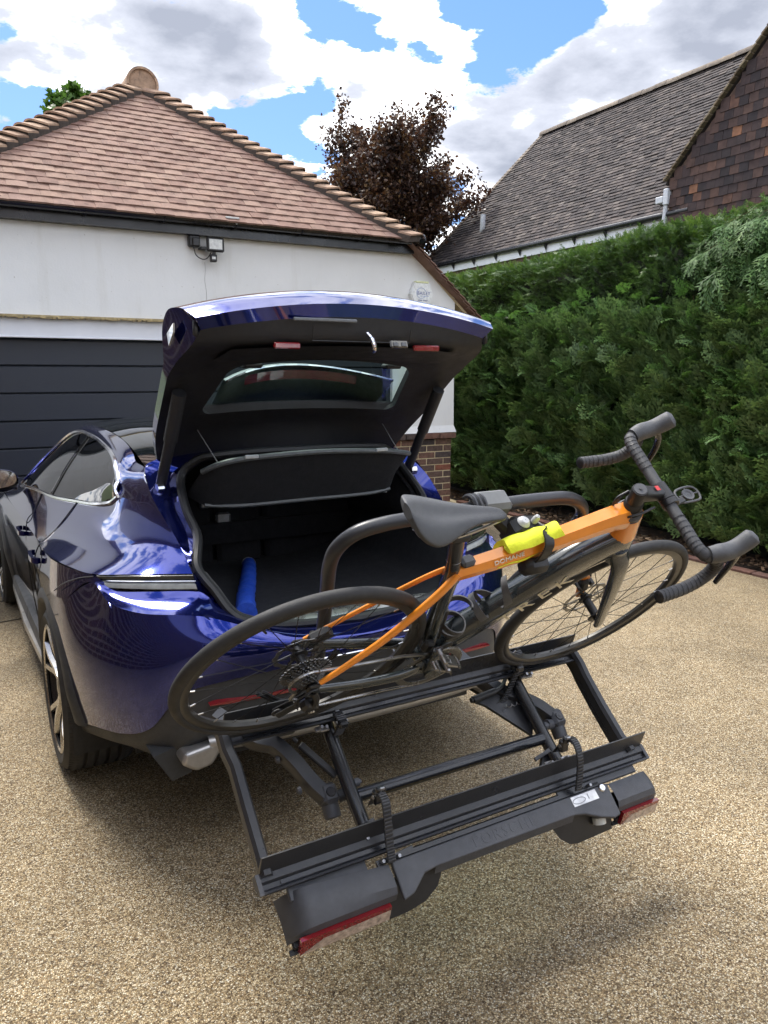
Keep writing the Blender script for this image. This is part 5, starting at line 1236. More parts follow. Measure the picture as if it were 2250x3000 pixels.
# end arms joining both trays
g = MB(); g.tube(Q([(-.137, -.035, -.368), (-.137, .035, -.368), (-.128, .085, -.371), (-.129, .20, -.372), (-.130, .33, -.370), (-.133, .385, -.366)]), 1.0, prof=[(-.016, -.026), (.014, -.026), (.017, .014), (.009, .025), (-.009, .025), (-.017, .014)], up=(0, 0, 1)); obj('end_arm', g, M_powder, rack, smooth=True, angle=14)
g = MB(); g.tube(Q([(1.182, -.030, -.368), (1.186, .045, -.368), (1.184, .09, -.372), (1.182, .20, -.374), (1.182, .33, -.372), (1.186, .385, -.366)]), 1.0, prof=[(-.016, -.038), (.014, -.038), (.017, .014), (.009, .025), (-.009, .025), (-.017, .014)], up=(0, 0, 1)); obj('end_arm', g, M_powder, rack, smooth=True, angle=14)
g = MB(); g.tube(Q([(1.165, .08, -.385), (1.162, .20, -.39), (1.162, .30, -.385)]), .0012, 4); g.cyl(q(1.166, .345, -.38), q(1.160, .345, -.38), .006); obj('arm_slot', g, M_gloss, rack)
# carriage tubes
for u0 in (.192, .925):
    g = MB(); g.tube(Q([(u0, -.03, -.41), (u0, .10, -.412), (u0, .24, -.412), (u0, .375, -.408)]), .0215, 18); obj('long_tube', g, M_gloss, rack, smooth=True)
g = MB(); g.tube(Q([(.205, .243, -.412), (.912, .243, -.412)]), .0195, 18); obj('cross_tube', g, M_gloss, rack, smooth=True)
for u0 in (.192, .925):
    g = MB(); g.cyl(q(u0+.018, .205, -.415), q(u0+.034, .205, -.415), .013, n=12); g.cyl(q(u0+.034, .205, -.415), q(u0+.042, .205, -.415), .007, n=8); obj('pivot_bolt', g, M_powder2, rack, smooth=True)
# swing arms that reach in under the bumper, with their lock knuckles
def arm(path, sgn, cap, name='swing_arm'):
    g = MB(); g.tube(spline(Q(path), 6), 1.0, prof=[(-.019, -.026), (.019, -.026), (.023, -.018), (.023, .018), (.019, .026), (-.019, .026), (-.023, .018), (-.023, -.018)], up=(0, 0, 1)); o = obj(name, g, M_powder, rack, smooth=True, angle=30)
    c = q(*cap); g = MB(); g.box(c+Vector((0, .012, .0)), (.052, .06, .056), ch=.010); obj('knuckle', g, M_powder2, o)
    g = MB(); ax = Vector((0, -1, -.25)).normalized(); g.lathe([(.001, .040), (.021, .040), (.025, .036), (.026, .0)], c+Vector((0, -.012, -.010)), ax, 24); obj('end_cap', g, M_powder2, o, smooth=True)
    g = MB(); g.cyl(c+Vector((.028*sgn, 0, 0)), c+Vector((.060*sgn, .0, .012)), .018, n=16); obj('lock_pin', g, M_powder2, o, smooth=True)
    g = MB(); g.lathe([(.001, .004), (.013, .004), (.016, 0)], c+Vector((0, .012, .027)), (0, 0, 1), 16); g.cyl(c+Vector((0, .012, .030)), c+Vector((0, .012, .0325)), .004, n=6); obj('cap_screw', g, M_gloss, o, smooth=True)
    return o
la = arm([(-.10, -.13, -.50), (-.02, -.02, -.475), (.035, .015, -.47), (.075, .08, -.47), (.105, .15, -.47), (.136, .205, -.47)], 1, (.145, .215, -.468))
ra = arm([(.80, -.16, -.50), (.86, .02, -.455), (.93, .075, -.45), (.985, .12, -.45), (1.02, .165, -.45)], -1, (1.036, .195, -.45))
for u0, w0 in ((.058, .06), (.092, .165)):
    g = MB(); g.lathe([(.001, .010), (.008, .010), (.012, .004), (.013, 0)], q(u0-.022, w0, -.472), (-1, 0, 0), 14); obj('arm_bolt', g, M_powder2, la, smooth=True)
g = MB(); g.beam(q(.10, .045, -.435), q(.175, .165, -.435), .022, .014, up=(0, 0, 1), ch=.003); g.cyl(q(.095, .035, -.435), q(.085, .022, -.437), .006); obj('damper', g, M_powder, la)
g = MB(); g.prism([(-.03, 0), (.03, .0), (.022, .05), (-.03, .035)], q(.070, .0, -.425), (1, 0, 0), (0, 1, 0), (0, 0, -.03)); obj('arm_bracket', g, M_powder2, la, fixn=True)
g = MB(); g.prism([(.755, -.055), (.785, -.075), (.905, -.215), (.925, -.19), (.915, -.03), (.84, -.02)], q(0, 0, -.44), (1, 0, 0), (0, 1, 0), (0, 0, -.012)); obj('gusset', g, M_powder, ra, fixn=True)
g = MB(); g.prism([(.90, -.29), (.925, -.28), (.925, -.35), (.84, -.36)], q(0, 0, -.43), (1, 0, 0), (0, 1, 0), (0, 0, -.02)); obj('gusset', g, M_powder, ra, fixn=True)
g = MB(); g.cyl(q(.735, .050, -.425), q(.835, .040, -.425), .0125, n=12); g.cyl(q(.727, .0505, -.425), q(.735, .050, -.425), .009, n=10); g.tube(spline(Q([(.83, .042, -.425), (.87, .03, -.42), (.90, .0, -.41)]), 4), .008, 6); obj('release_lever', g, M_strap, ra, smooth=True)
for k in range(7):
    pass
g = MB(); g.tube([q(.845+.004*k, .10+.006*cos(k*1.1), -.43+.006*sin(k*1.1)) for k in range(30)], .0016, 4); obj('lever_spring', g, M_bolt, ra)
# upright hoop that holds the bikes
g = MB(); hp = spline(Q([(.20, -.115, -.40), (.15, -.12, -.20), (.10, -.12, .014), (.060, -.12, .165), (.032, -.12, .275), (.030, -.12, .345), (.062, -.12, .396), (.125, -.12, .418), (.205, -.12, .427), (.45, -.12, .446), (.605, -.12, .450), (.695, -.12, .442), (.765, -.12, .405), (.806, -.12, .345), (.805, -.12, .27), (.765, -.12, .12), (.735, -.12, -.02), (.70, -.12, -.20), (.66, -.115, -.40)]), 6)
g.tube(hp, .0185, 14); hoop = obj('hoop', g, M_powder, rack, smooth=True)
g = MB(); g.box(q(.425, -.122, .452), (.105, .062, .050), ch=.012); obj('clamp_body', g, simple('grey_clamp_casting', (.13, .135, .135), .45, 30, .12), hoop)
for k in range(3):
    g = MB(); g.tube([q(.360+.014*k, -.12+.030*cos(a), .448+.030*sin(a)) for a in np.linspace(0, pi, 9)], .006, 6); obj('clamp_rib', g, M_powder, hoop, smooth=True)
g = MB(); g.tube(spline(Q([(.44, -.115, .43), (.46, -.09, .415), (.487, -.055, .405)]), 5), .022, 10); g.box(q(.503, -.052, .412), (.085, .062, .085), ch=.014); obj('clamp_head', g, M_strap, hoop, smooth=True, angle=30)
g = MB(); g.lathe([(.001, .010), (.010, .010), (.015, .006), (.018, 0)], q(.488, -.052, .456), (0, 0, 1), 16); g.lathe([(.001, .024), (.006, .022), (.009, .012), (.009, 0)], q(.520, -.050, .456), (0, 0, 1), 12); obj('lock_knob', g, simple('grey_white_knob', (.42, .43, .43), .4), hoop, smooth=True)
# ratchet strap of the clamp round the top tube
loop = spline(Q([(.520, -.045, .450), (.516, .0, .475), (.513, .032, .468), (.512, .041, .43), (.515, .036, .398)]), 6)
g = MB(); g.tube(loop, 1.0, prof=[(-.014, -.002), (.014, -.002), (.014, .002), (-.014, .002)], up=(0, -1, .4)); cs_ = obj('clamp_strap', g, M_strap, hoop)
g = MB()
for i in range(2, len(loop)-1, 1):
    p = loop[i]; t_ = (loop[min(i+1, len(loop)-1)]-loop[i-1]).normalized(); nn_ = t_.cross(Vector((1, 0, 0))).normalized(); g.beam(p-Vector((.012, 0, 0))-nn_*.0035, p+Vector((.012, 0, 0))-nn_*.0035, .003, .004, up=nn_)
obj('strap_teeth', g, M_powder2, cs_)
g = MB(); g.box(q(.517, .030, .378), (.075, .045, .060), Matrix.Rotation(radians(25), 3, 'X'), .014); obj('clamp_jaw', g, M_strap, hoop, smooth=True)
g = MB(); g.beam(q(.50, -.03, .36), q(.44, -.10, .20), .03, .03, ch=.006); obj('clamp_stay', g, M_powder, hoop)
# wheel straps with ratchet buckles
def ratchet(path, u0, wd, name='wheel_strap'):
    P = spline(Q(path), 6); g = MB(); g.tube(P, 1.0, prof=[(-wd, -.0018), (wd, -.0018), (wd, .0018), (-wd, .0018)], up=(0, -.6, .8)); o = obj(name, g, M_strap, rack)
    g = MB()
    for i in range(1, len(P)-1):
        t_ = (P[i+1]-P[i-1]).normalized(); nn_ = Vector((1, 0, 0)).cross(t_).normalized(); g.beam(P[i]-Vector((wd*.9, 0, 0))+nn_*.003, P[i]+Vector((wd*.9, 0, 0))+nn_*.003, .003, .004, up=nn_); g.beam(P[i]-Vector((wd*.9, 0, 0))-nn_*.003, P[i]+Vector((wd*.9, 0, 0))-nn_*.003, .003, .004, up=nn_)
    obj('strap_teeth', g, M_powder2, o); return o
def buckle(c, o, tilt=0):
    c = q(*c); R = Matrix.Rotation(tilt, 3, 'X'); g = MB(); g.box(c, (.034, .045, .022), R, .006); g.box(c+R @ Vector((0, .026, .012)), (.028, .02, .018), R, .004); obj('buckle', g, M_gloss, o, smooth=True, angle=25)
    g = MB(); g.cyl(c+Vector((-.019, 0, .002)), c+Vector((.019, 0, .002)), .0055, n=10); g.box(c+R @ Vector((0, .034, .020)), (.016, .010, .006), R, .002); obj('buckle_pin', g, M_bolt, o)
s1 = ratchet([(.212, .292, -.352), (.209, .288, -.285), (.207, .318, -.258), (.206, .365, -.288), (.205, .415, -.325), (.205, .455, -.350)], .2, .0125); buckle((.213, .290, -.300), s1, .9)
s2 = ratchet([(.885, .312, -.345), (.892, .305, -.285), (.900, .322, -.256), (.902, .365, -.270), (.900, .41, -.312), (.896, .445, -.350)], .9, .0125); buckle((.885, .312, -.295), s2, .9)
s3 = ratchet([(.206, .010, -.340), (.206, .045, -.330), (.206, .058, -.375), (.206, .050, -.42)], .2, .015); buckle((.206, .046, -.335), s3, -.6)
s4 = ratchet([(.868, -.035, -.30), (.880, -.018, -.270), (.886, .008, -.290), (.890, .022, -.33), (.885, .045, -.40), (.86, .075, -.44), (.82, .09, -.45)], .9, .0125); buckle((.890, .014, -.325), s4, -.8)
for u0, w0 in ((.165, .372), (.185, .442), (.235, .442), (.86, .335), (.93, .335), (.955, .438), (.15, .035), (.165, .038), (.94, .03), (.96, .032)):
    g = MB(); g.cyl(q(u0, w0, -.372), q(u0, w0+.003, -.352), .005, n=8); g.box(q(u0, w0, -.378), (.03, .016, .010), ch=.002); obj('bracket_bolt', g, [M_bolt], rack)
for a_, b_, w_ in (((.11, .352, -.352), (.20, .335, -.352), .012), ((.80, .315, -.352), (.87, .30, -.352), .012), ((.17, .445, -.372), (.29, .435, -.372), .014), ((.83, .43, -.372), (.97, .43, -.372), .014)):
    g = MB(); g.beam(q(*a_), q(*b_), w_, .007); obj('strap_bracket', g, M_gloss, rack)
# ---- rear light board
lb = MB(); bar = [(.207, .452), (1.022, .452), (1.012, .552), (.985, .556), (.935, .540), (.885, .516), (.845, .508), (.330, .503), (.290, .508), (.240, .545), (.205, .553)]
lb.prism([(u, -w) for u, w in bar], q(0, 0, -.372), (1, 0, 0), (0, 1, 0), (0, 0, .016)); board = obj('light_board', lb, M_powder2, rack, fixn=True)
bv = board.modifiers.new('bevel', 'BEVEL'); bv.width = .004; bv.segments = 2
# sloped lower facet of the bar
g = MB(); fa = [(.845, .508), (.330, .503)]; g.add([q(.845, .508, -.361), q(.330, .503, -.361), q(.330, .516, -.385), (q(.845, .520, -.385))], [(0, 1, 2, 3)]); obj('bar_facet', g, M_powder2, board)
g = MB(); g.tube(Q([(.215, .442, -.385), (1.0, .442, -.385)]), 1.0, prof=[(-.010, -.014), (.010, -.014), (.010, .012), (.006, .016), (-.006, .016), (-.010, .012)], up=(0, 0, 1)); obj('board_rail', g, M_gloss, board)
def lamp_housing(u0, u1, sg):
    """curved moulding wrapping round at its outer end; sg -1 outer end at small u"""
    uo, ui = (u0, u1) if sg < 0 else (u1, u0); rows_ = []
    for f in np.concatenate([np.linspace(0, .26, 10), np.linspace(.4, 1, 5)]):
        u = uo+(ui-uo)*f; drop = .085*max(0, 1-f/.26)**2.6
        wtop = .430 if sg < 0 else .455; wtop += (.025*f if sg < 0 else 0)
        rows_.append([q(u, wtop-.002, -.400-drop), q(u, wtop, -.362-drop), q(u, wtop+.030, -.356-drop*.95), q(u, wtop+.060, -.357-drop*.9), q(u, .531, -.368-drop*.8), q(u, .541, -.390-drop*.6)])
    g = MB(); g.grid(rows_, flip=sg > 0); o = obj('lamp_housing', g, M_powder2, board, smooth=True, angle=24, fixn=True)
    u_a, u_b = (min(uo, ui)+.022, max(uo, ui)-.02)
    # red upper strip and clear patterned lens beneath
    g = MB(); g.grid([[q(u, .556, -.3935) for u in np.linspace(u_a, u_b, 6)], [q(u, .5635, -.400-(.012 if sg < 0 and u < u_a+.05 else 0)) for u in np.linspace(u_a, u_b, 6)]]); g.grid([[q(u, .5635, -.400) for u in np.linspace(u_a, u_b, 6)], [q(u, .562, -.405) for u in np.linspace(u_a, u_b, 6)]])
    TL = (q(0, .563, -.437)-q(0, .541, -.392)); tn = Vector((1, 0, 0)).cross(TL).normalized()
    def tri_lens(ua, ub, f0, f1, f0b=None, f1b=None):
        f0b = f0 if f0b is None else f0b; f1b = f1 if f1b is None else f1b; P4 = [q(ua, .541, -.392)+TL*f0, q(ub, .541, -.392)+TL*f0b, q(ub, .541, -.392)+TL*f1b, q(ua, .541, -.392)+TL*f1]; k_ = MB(); k_.add(P4+[p_-tn*.012*(1 if tn.y > 0 else -1) for p_ in P4], [(0, 1, 2, 3), (7, 6, 5, 4), (0, 4, 5, 1), (1, 5, 6, 2), (2, 6, 7, 3), (3, 7, 4, 0)]); return k_
    u_m = u_a+(u_b-u_a)*.24; r = tri_lens(u_a, u_m, 0, 1.0, 0, .36); r2_ = tri_lens(u_m, u_b, 0, .36, 0, .26); r.add(r2_.v, r2_.f); obj('red_lens', r, M_redlens, o, fixn=True)
    r = tri_lens(u_a+.008, u_m, 1.0, 1.02, .385, 1.02); r2_ = tri_lens(u_m, u_b, .385, 1.02, .285, 1.02); r.add(r2_.v, r2_.f); obj('clear_lens', r, M_clear, o, fixn=True)
    r = MB(); r.box(q((u_a+u_b)/2, .515, -.432), (abs(u1-u0)-.02, .085, .012), ch=.003); r.beam(q(u_a-.02, .560, -.442), q(u_b-.02, .562, -.442), .014, .006); obj('lamp_base', r, M_strap, o)
    return o
lamp_housing(-.108, .197, -1); lamp_housing(1.028, 1.235, 1)
for c_, s_ in ((q(1.045, .425, -.375), (.26, .045, .012)), (q(.03, .432, -.385), (.23, .05, .012))):
    g = MB(); g.box(c_, s_, ch=.003); obj('lamp_bracket', g, M_powder2, board)
g = MB(); g.cyl(q(.962, .530, -.402), q(.962, .548, -.412), .022, n=18); fog = obj('fog_lamp', g, M_lampglass, board, smooth=True)
# plate carrier flaps and the yellow plate behind the bar
FT_ = q(0, .572, -.452)-q(0, .492, -.385)
for poly in ([(.17, .1), (.185, 1.0), (.245, 1.0), (.305, .90), (.348, .62), (.365, .25), (.367, .0), (.17, 0)], [(.765, 0), (.775, .22), (.81, .70), (.845, .95), (.88, 1.03), (1.03, 1.0), (1.03, 0)]):
    g = MB(); g.prism(poly, q(0, .492, -.385), (1, 0, 0), tuple(FT_), (0, .005, -.004)); obj('plate_flap', g, M_strap, board, fixn=True)
g = MB(); g.prism([(.345, -.385), (.82, -.385), (.82, -.475), (.345, -.475)], q(0, .500, 0), (1, 0, 0), (0, -.10, 1), (0, -.004, 0)); obj('number_plate', g, simple('yellow_number_plate', (.55, .35, .02), .35), board, fixn=True)
# label and lock on the board
g = MB(); g.box(q(.910, .472, -.3552), (.105, .030, .0012)); lab = obj('sticker', g, simple('white_label', (.74, .75, .77), .45), board)
g = MB(); g.tube([q(.885+.026*cos(a), .473+.009*sin(a), -.3542) for a in np.linspace(0, 2*pi, 17)], .0012, 4); g.box(q(.925, .470, -.3543), (.004, .016, .0006)); obj('sticker_print', g, simple('grey_print', (.25, .26, .28), .6), lab)
g = MB(); g.lathe([(.001, .006), (.010, .006), (.013, .003), (.014, 0)], q(.992, .461, -.3560), (0, 0, 1), 18); obj('key_lock', g, M_chrome, board, smooth=True)
pm = frame_m(q(.585, .480, -.3556), (1, 0, 0), (0, 1, 0), (0, 0, 1))
textmesh('PORSCHE', .046, pm, M_powder2, 'raised_lettering', board, .0003, space=1.25)
g = MB(); g.tube(spline(Q([(.10, .425, -.40), (.14, .445, -.42), (.185, .45, -.41), (.21, .44, -.39)]), 6), .006, 7); obj('lamp_cable', g, M_strap, board, smooth=True)
g = MB(); g.tube(spline(Q([(-.02, -.10, -.33), (.06, -.07, -.36), (.10, -.05, -.20), (.13, -.05, -.05)]), 6), .006, 7); g.tube(spline(Q([(0, -.10, -.33), (.075, -.07, -.36), (.115, -.055, -.20), (.14, -.05, -.06)]), 6), .006, 7); obj('power_cable', g, M_strap, rack, smooth=True)

# ================================================================== BICYCLE
M_orange = simple('orange_gloss_paint', (.84, .275, .022), .26, 12, .06, rvar=.04, coat=.8, coat_rough=.04)
M_carbon = simple('olive_black_gloss_carbon', (.020, .026, .028), .22, 30, .15, coat=.9, coat_rough=.03)
M_bkblk = simple('matt_black_alloy', (.014, .014, .015), .42, 50, .18)
M_btyre = simple('bicycle_tyre', (.024, .024, .025), .68, 60, .2, .35, 500)
M_brim = simple('dark_alloy_rim', (.060, .058, .054), .34, 40, .12, metal=.5)
M_spoke = simple('black_steel_spoke', (.012, .012, .012), .35, metal=.6)
M_steel = simple('polished_steel', (.42, .42, .42), .28, metal=1.0)
M_sprk = simple('dark_sprocket_steel', (.24, .235, .225), .30, 80, .2, metal=.9)
M_tape = simple('black_bar_tape', (.045, .046, .050), .58, 200, .15, .5, 900)
M_hood = simple('grey_rubber_hood', (.066, .068, .074), .55, 90, .12, .4, 700)
M_sad = simple('grey_saddle_cover', (.052, .054, .058), .5, 60, .1, .3, 900)
M_decal = simple('champagne_decal', (.62, .56, .40), .35)
M_wht = simple('white_decal', (.80, .74, .62), .4)
bike = thing('bicycle', 'orange and black road bicycle strapped across the rack behind the car', 'bicycle', mtx=RM)
def bwheel(cu, name, rear):
    c = q(cu, 0, 0); ax = Vector((0, 1, 0))
    prof = [(.298, -.0095), (.303, -.0115), (.318, -.0120), (.3205, -.0105), (.3205, .0105), (.318, .0120), (.303, .0115), (.298, .0095), (.294, .0), (.298, -.0095)]
    g = MB(); g.lathe(prof, c, ax, 96); rim = obj(name, g, M_brim, bike, smooth=True, fixn=True)
    ty = [(.318, -.0118)]+[(.327+.0165*sin(a), -.0165*cos(a)) for a in np.linspace(-.35, pi+.35, 15)]+[(.318, .0118)]
    g = MB(); g.lathe(ty, c, ax, 96); obj('tyre', g, M_btyre, rim, smooth=True, fixn=True)
    hw = .052 if not rear else .055
    g = MB(); g.lathe([(.001, -hw), (.012, -hw), (.014, -.038), (.029, -.036), (.029, -.031), (.014, -.028), (.0135, .028), (.024, .031), (.024, .036), (.014, .038), (.012, hw), (.001, hw)], c, ax, 24); obj('hub', g, M_bkblk, rim, smooth=True)
    sm_ = None; sn = None
    for k in range(24):
        a = 2*pi*k/24+.06; side = 1 if k % 2 else -1; lead = .62*(1 if (k//2) % 2 else -1)
        e = c+Vector((cos(a)*.294, side*-.002, sin(a)*.294)); h = c+Vector((cos(a+lead)*.027, side*.033, sin(a+lead)*.027))
        g = MB(); g.cyl(h, e, .00115, n=5, caps=False); o = obj('spoke', g, M_spoke, rim); 
        d = (h-e).normalized(); g = MB(); g.cyl(e, e+d*.014, .0022, n=6); obj('nipple', g, M_steel, rim)
    # disc rotor on the far side
    g = MB(); R_ = .080 if not rear else .070
    ring_o = []; 
    for k in range(72):
        a = 2*pi*k/72; r1 = R_+.0018*sin(a*12); ring_o.append((r1, R_-.013))
    V = []
    for yy in (.0365, .0382):
        for k in range(72):
            a = 2*pi*k/72; V.append(c+Vector((ring_o[k][0]*cos(a), yy, ring_o[k][0]*sin(a))))
        for k in range(72):
            a = 2*pi*k/72; V.append(c+Vector((ring_o[k][1]*cos(a), yy, ring_o[k][1]*sin(a))))
    F = []
    for k in range(72):
        k2 = (k+1) % 72; F += [(k, k2, 72+k2, 72+k), (144+k, 216+k, 216+k2, 144+k2), (k, 144+k, 144+k2, k2), (72+k, 72+k2, 216+k2, 216+k)]
    g.add(V, F)
    for k in range(6):
        a = 2*pi*k/6; g.beam(c+Vector((.022*cos(a), .0373, .022*sin(a))), c+Vector(((R_-.011)*cos(a+.35), .0373, (R_-.011)*sin(a+.35))), .009, .0016, up=(0, 1, 0))
    obj('brake_rotor', g, M_sprk, rim, fixn=True)
    g = MB(); va = 2.2; g.cyl(c+Vector((cos(va)*.296, 0, sin(va)*.296)), c+Vector((cos(va)*.262, 0, sin(va)*.262)), .003, n=8); obj('valve', g, M_bkblk, rim)
    return rim
rw_ = bwheel(0, 'wheel', True); fw_ = bwheel(1.012, 'wheel', False)
# cassette: eleven sprockets
for k in range(11):
    T = (34, 30, 27, 25, 23, 21, 19, 17, 15, 13, 11)[k]; R_ = T*.0127/(2*pi); y0 = -(.018+.0037*k); n_ = T*4; V = []
    for yy in (y0, y0-.0017):
        for i in range(n_):
            a = 2*pi*i/n_; r = R_+(.0022 if i % 4 in (0, 1) else -.0028); V.append((r*cos(a), yy, r*sin(a)))
        for i in range(n_): a = 2*pi*i/n_; V.append((R_*.72*cos(a), yy, R_*.72*sin(a)))
    F = []
    for i in range(n_):
        j = (i+1) % n_; F += [(i, j, n_+j, n_+i), (2*n_+i, 3*n_+i, 3*n_+j, 2*n_+j), (i, 2*n_+i, 2*n_+j, j)]
    g = MB(); g.add(V, F)
    for i in range(5): a = 2*pi*i/5+k*.2; g.beam((.012*cos(a), y0-.001, .012*sin(a)), (R_*.75*cos(a), y0-.001, R_*.75*sin(a)), .006, .0016, up=(0, 1, 0))
    obj('sprocket', g, M_sprk, rw_, fixn=True)
# ---- frame
def taper(path, prof_fn, n=14, up=(0, 0, 1)):
    P = spline(path, n); N = len(P); g = MB(); pr0 = None
    T = [(P[min(i+1, N-1)]-P[max(i-1, 0)]).normalized() for i in range(N)]; rows_ = []
    for i in range(N):
        u_ = Vector(up); u_ = (u_-T[i]*u_.dot(T[i])).normalized(); s_ = T[i].cross(u_); rows_.append([P[i]+s_*a+u_*b for a, b in prof_fn(i/(N-1))])
    g.grid(rows_, cv=True); g.add(rows_[0], [tuple(range(len(rows_[0])))]); g.add(rows_[-1], [tuple(range(len(rows_[-1])))[::-1]]); return g
def oval(w, h, n=16, e=.85): return [(w*math.copysign(abs(cos(2*pi*k/n))**e, cos(2*pi*k/n)), h*math.copysign(abs(sin(2*pi*k/n))**e, sin(2*pi*k/n))) for k in range(n)]
def hexa(w, h): return [(w*.55, h), (w, h*.30), (w*.92, -h*.45), (w*.45, -h), (-w*.45, -h), (-w*.92, -h*.45), (-w, h*.30), (-w*.55, h)]
def lin(a, b, f): return a+(b-a)*f
g = taper(Q([(.285, 0, .350), (.42, 0, .388), (.58, 0, .445), (.70, 0, .492), (.760, 0, .505)]), lambda f: hexa(lin(.022, .031, f), lin(.027, .043, f**1.3)), 6); tt = obj('top_tube', g, M_orange, bike, smooth=True, angle=28, fixn=True)
g = taper(Q([(.818, 0, .422), (.797, 0, .468), (.774, 0, .522)]), lambda f: oval(lin(.0335, .030, f), lin(.040, .034, f)), 6, up=(1, 0, 0)); ht_ = obj('head_tube', g, M_orange, bike, smooth=True, fixn=True)
g = taper(Q([(.848, 0, .335), (.835, 0, .375), (.818, 0, .424)]), lambda f: oval(lin(.036, .0325, f), lin(.044, .040, f)), 6, up=(1, 0, 0)); obj('lower_head', g, M_carbon, ht_, smooth=True, fixn=True)
g = taper(Q([(.395, 0, -.075), (.47, 0, .030), (.60, 0, .190), (.71, 0, .315), (.822, 0, .395)]), lambda f: oval(lin(.034, .034, f), lin(.038, .055, f), 16, .6), 6); dt = obj('down_tube', g, M_carbon, bike, smooth=True, fixn=True)
g = taper(Q([(.400, 0, -.08), (.375, 0, .02), (.335, 0, .17), (.300, 0, .32), (.288, 0, .372)]), lambda f: oval(lin(.030, .017, f), lin(.022, .022, f)), 6, up=(1, 0, 0)); obj('seat_tube', g, M_carbon, bike, smooth=True, fixn=True)
g = taper(Q([(.292, 0, .355), (.262, 0, .43), (.232, 0, .505)]), lambda f: oval(.0165, .0195), 4, up=(1, 0, 0)); sp0 = obj('seat_post', g, M_gloss, bike, smooth=True, fixn=True)
g = MB(); g.tube([q(.268+.0185*cos(a), .0165*sin(a), .415+.004*cos(a)) for a in np.linspace(0, 2*pi, 25)], .0012, 4); obj('post_ring', g, M_steel, sp0)
g = MB(); g.box(q(.318, 0, .395), (.036, .030, .022), Matrix.Rotation(radians(-15), 3, 'Y'), .007); obj('seat_wedge', g, M_hood, bike)
for sg in (1, -1):
    g = taper(Q([(.300, sg*.012, .362), (.255, sg*.030, .300), (.16, sg*.050, .175), (.07, sg*.060, .075), (.018, sg*.064, .022)]), (lambda f: oval(lin(.011, .0065, f), lin(.020, .0085, f))) if sg > 0 else (lambda f: oval(.0055, lin(.009, .0065, f))), 5); obj('seat_stay', g, M_orange, bike, smooth=True, fixn=True)
    g = taper(Q([(.395, sg*.030, -.080), (.30, sg*.052, -.072), (.16, sg*.062, -.045), (.05, sg*.066, -.014), (0, sg*.066, .0)]), lambda f: oval(lin(.012, .009, f), lin(.024, .012, f)), 5); obj('chain_stay', g, M_carbon, bike, smooth=True, fixn=True)
    g = MB(); g.box(q(.004, sg*.066, .004), (.034, .010, .030), ch=.004); g.cyl(q(0, sg*.06, 0), q(0, sg*.074, 0), .009, n=12); obj('dropout', g, M_bkblk, bike)
    g = taper(Q([(.838, sg*.020, .365), (.855, sg*.046, .325), (.890, sg*.056, .240), (.945, sg*.058, .120), (.998, sg*.058, .010), (1.006, sg*.058, -.012)]), lambda f: oval(lin(.016, .009, f), lin(.034, .013, min(1, f*1.1))), 5, up=(1, 0, 0)); obj('fork_leg', g, M_carbon if sg > 0 else M_orange, bike, smooth=True, fixn=True)
g = taper(Q([(.832, 0, .325), (.838, 0, .350), (.830, 0, .378)]), lambda f: oval(.040, lin(.040, .036, f)), 4, up=(1, 0, 0)); obj('fork_crown', g, M_carbon, bike, smooth=True, fixn=True)
g = MB(); g.cyl(q(.400, -.043, -.080), q(.400, .043, -.080), .030, n=20); obj('bottom_bracket', g, M_carbon, bike, smooth=True)
# lettering on the tubes
d_ = (q(.79, 0, .405)-q(.395, 0, -.075)).normalized(); up_ = Vector((0, -1, 0)).cross(d_)
for ch, s, sz in (('T', .20, .072), ('R', .262, .072), ('E', .325, .072), ('K', .388, .072)):
    c = q(.395, 0, -.075)+d_*(s+.065)
    c = q(c.x, .0352, c.z)
    up2 = d_.cross(Vector((0, -1, 0))).normalized()*-1
    textmesh(ch, sz, frame_m(c-up2*.013, d_, up2, Vector((0, -1, 0))), M_decal, 'decal', dt, .0006, xs=1.12)
d2 = (q(.62, 0, .459)-q(.36, 0, .371)).normalized(); u3 = d2.cross(Vector((0, -1, 0)))*-1
textmesh('DOMANE', .017, frame_m(q(.425, .0212, .4125), d2, Vector((0, -.88, .47)).cross(d2).normalized(), Vector((0, -.88, .47))), M_wht, 'decal', tt, .0008, xs=1.15)
# ---- drivetrain
def chainring(R_, w0, T):
    n_ = T*4; V = []
    for yy in (-w0, -w0-.002):
        for i in range(n_): a = 2*pi*i/n_; r = R_+(.0022 if i % 4 in (0, 1) else -.0026); V.append(Vector((.400+r*cos(a), yy, -.080+r*sin(a))))
        for i in range(n_): a = 2*pi*i/n_; V.append(Vector((.400+R_*.80*cos(a), yy, -.080+R_*.80*sin(a))))
    F = []
    for i in range(n_):
        j = (i+1) % n_; F += [(i, j, n_+j, n_+i), (2*n_+i, 3*n_+i, 3*n_+j, 2*n_+j), (i, 2*n_+i, 2*n_+j, j), (n_+i, n_+j, 3*n_+j, 3*n_+i)]
    g = MB(); g.add(V, F); return g
obj('chainring', chainring(.101, .044, 50), M_sprk, bike, fixn=True); obj('chainring', chainring(.069, .037, 34), M_bkblk, bike, fixn=True)
PA = Vector((.345, 0, .085)); BBc = Vector((.400, 0, -.080)); cd = (PA-BBc).normalized()
g = taper([BBc+Vector((0, -.055, 0)), BBc+cd*.06+Vector((0, -.060, 0)), BBc+cd*.13+Vector((0, -.066, 0)), BBc+cd*.170+Vector((0, -.068, 0))], lambda f: oval(lin(.019, .014, f), .0075), 4, up=(0, -1, 0)); cr_ = obj('crank_arm', g, M_carbon, bike, smooth=True, fixn=True)
g = MB(); g.cyl(BBc+Vector((0, -.045, 0)), BBc+Vector((0, -.066, 0)), .022, n=18); 
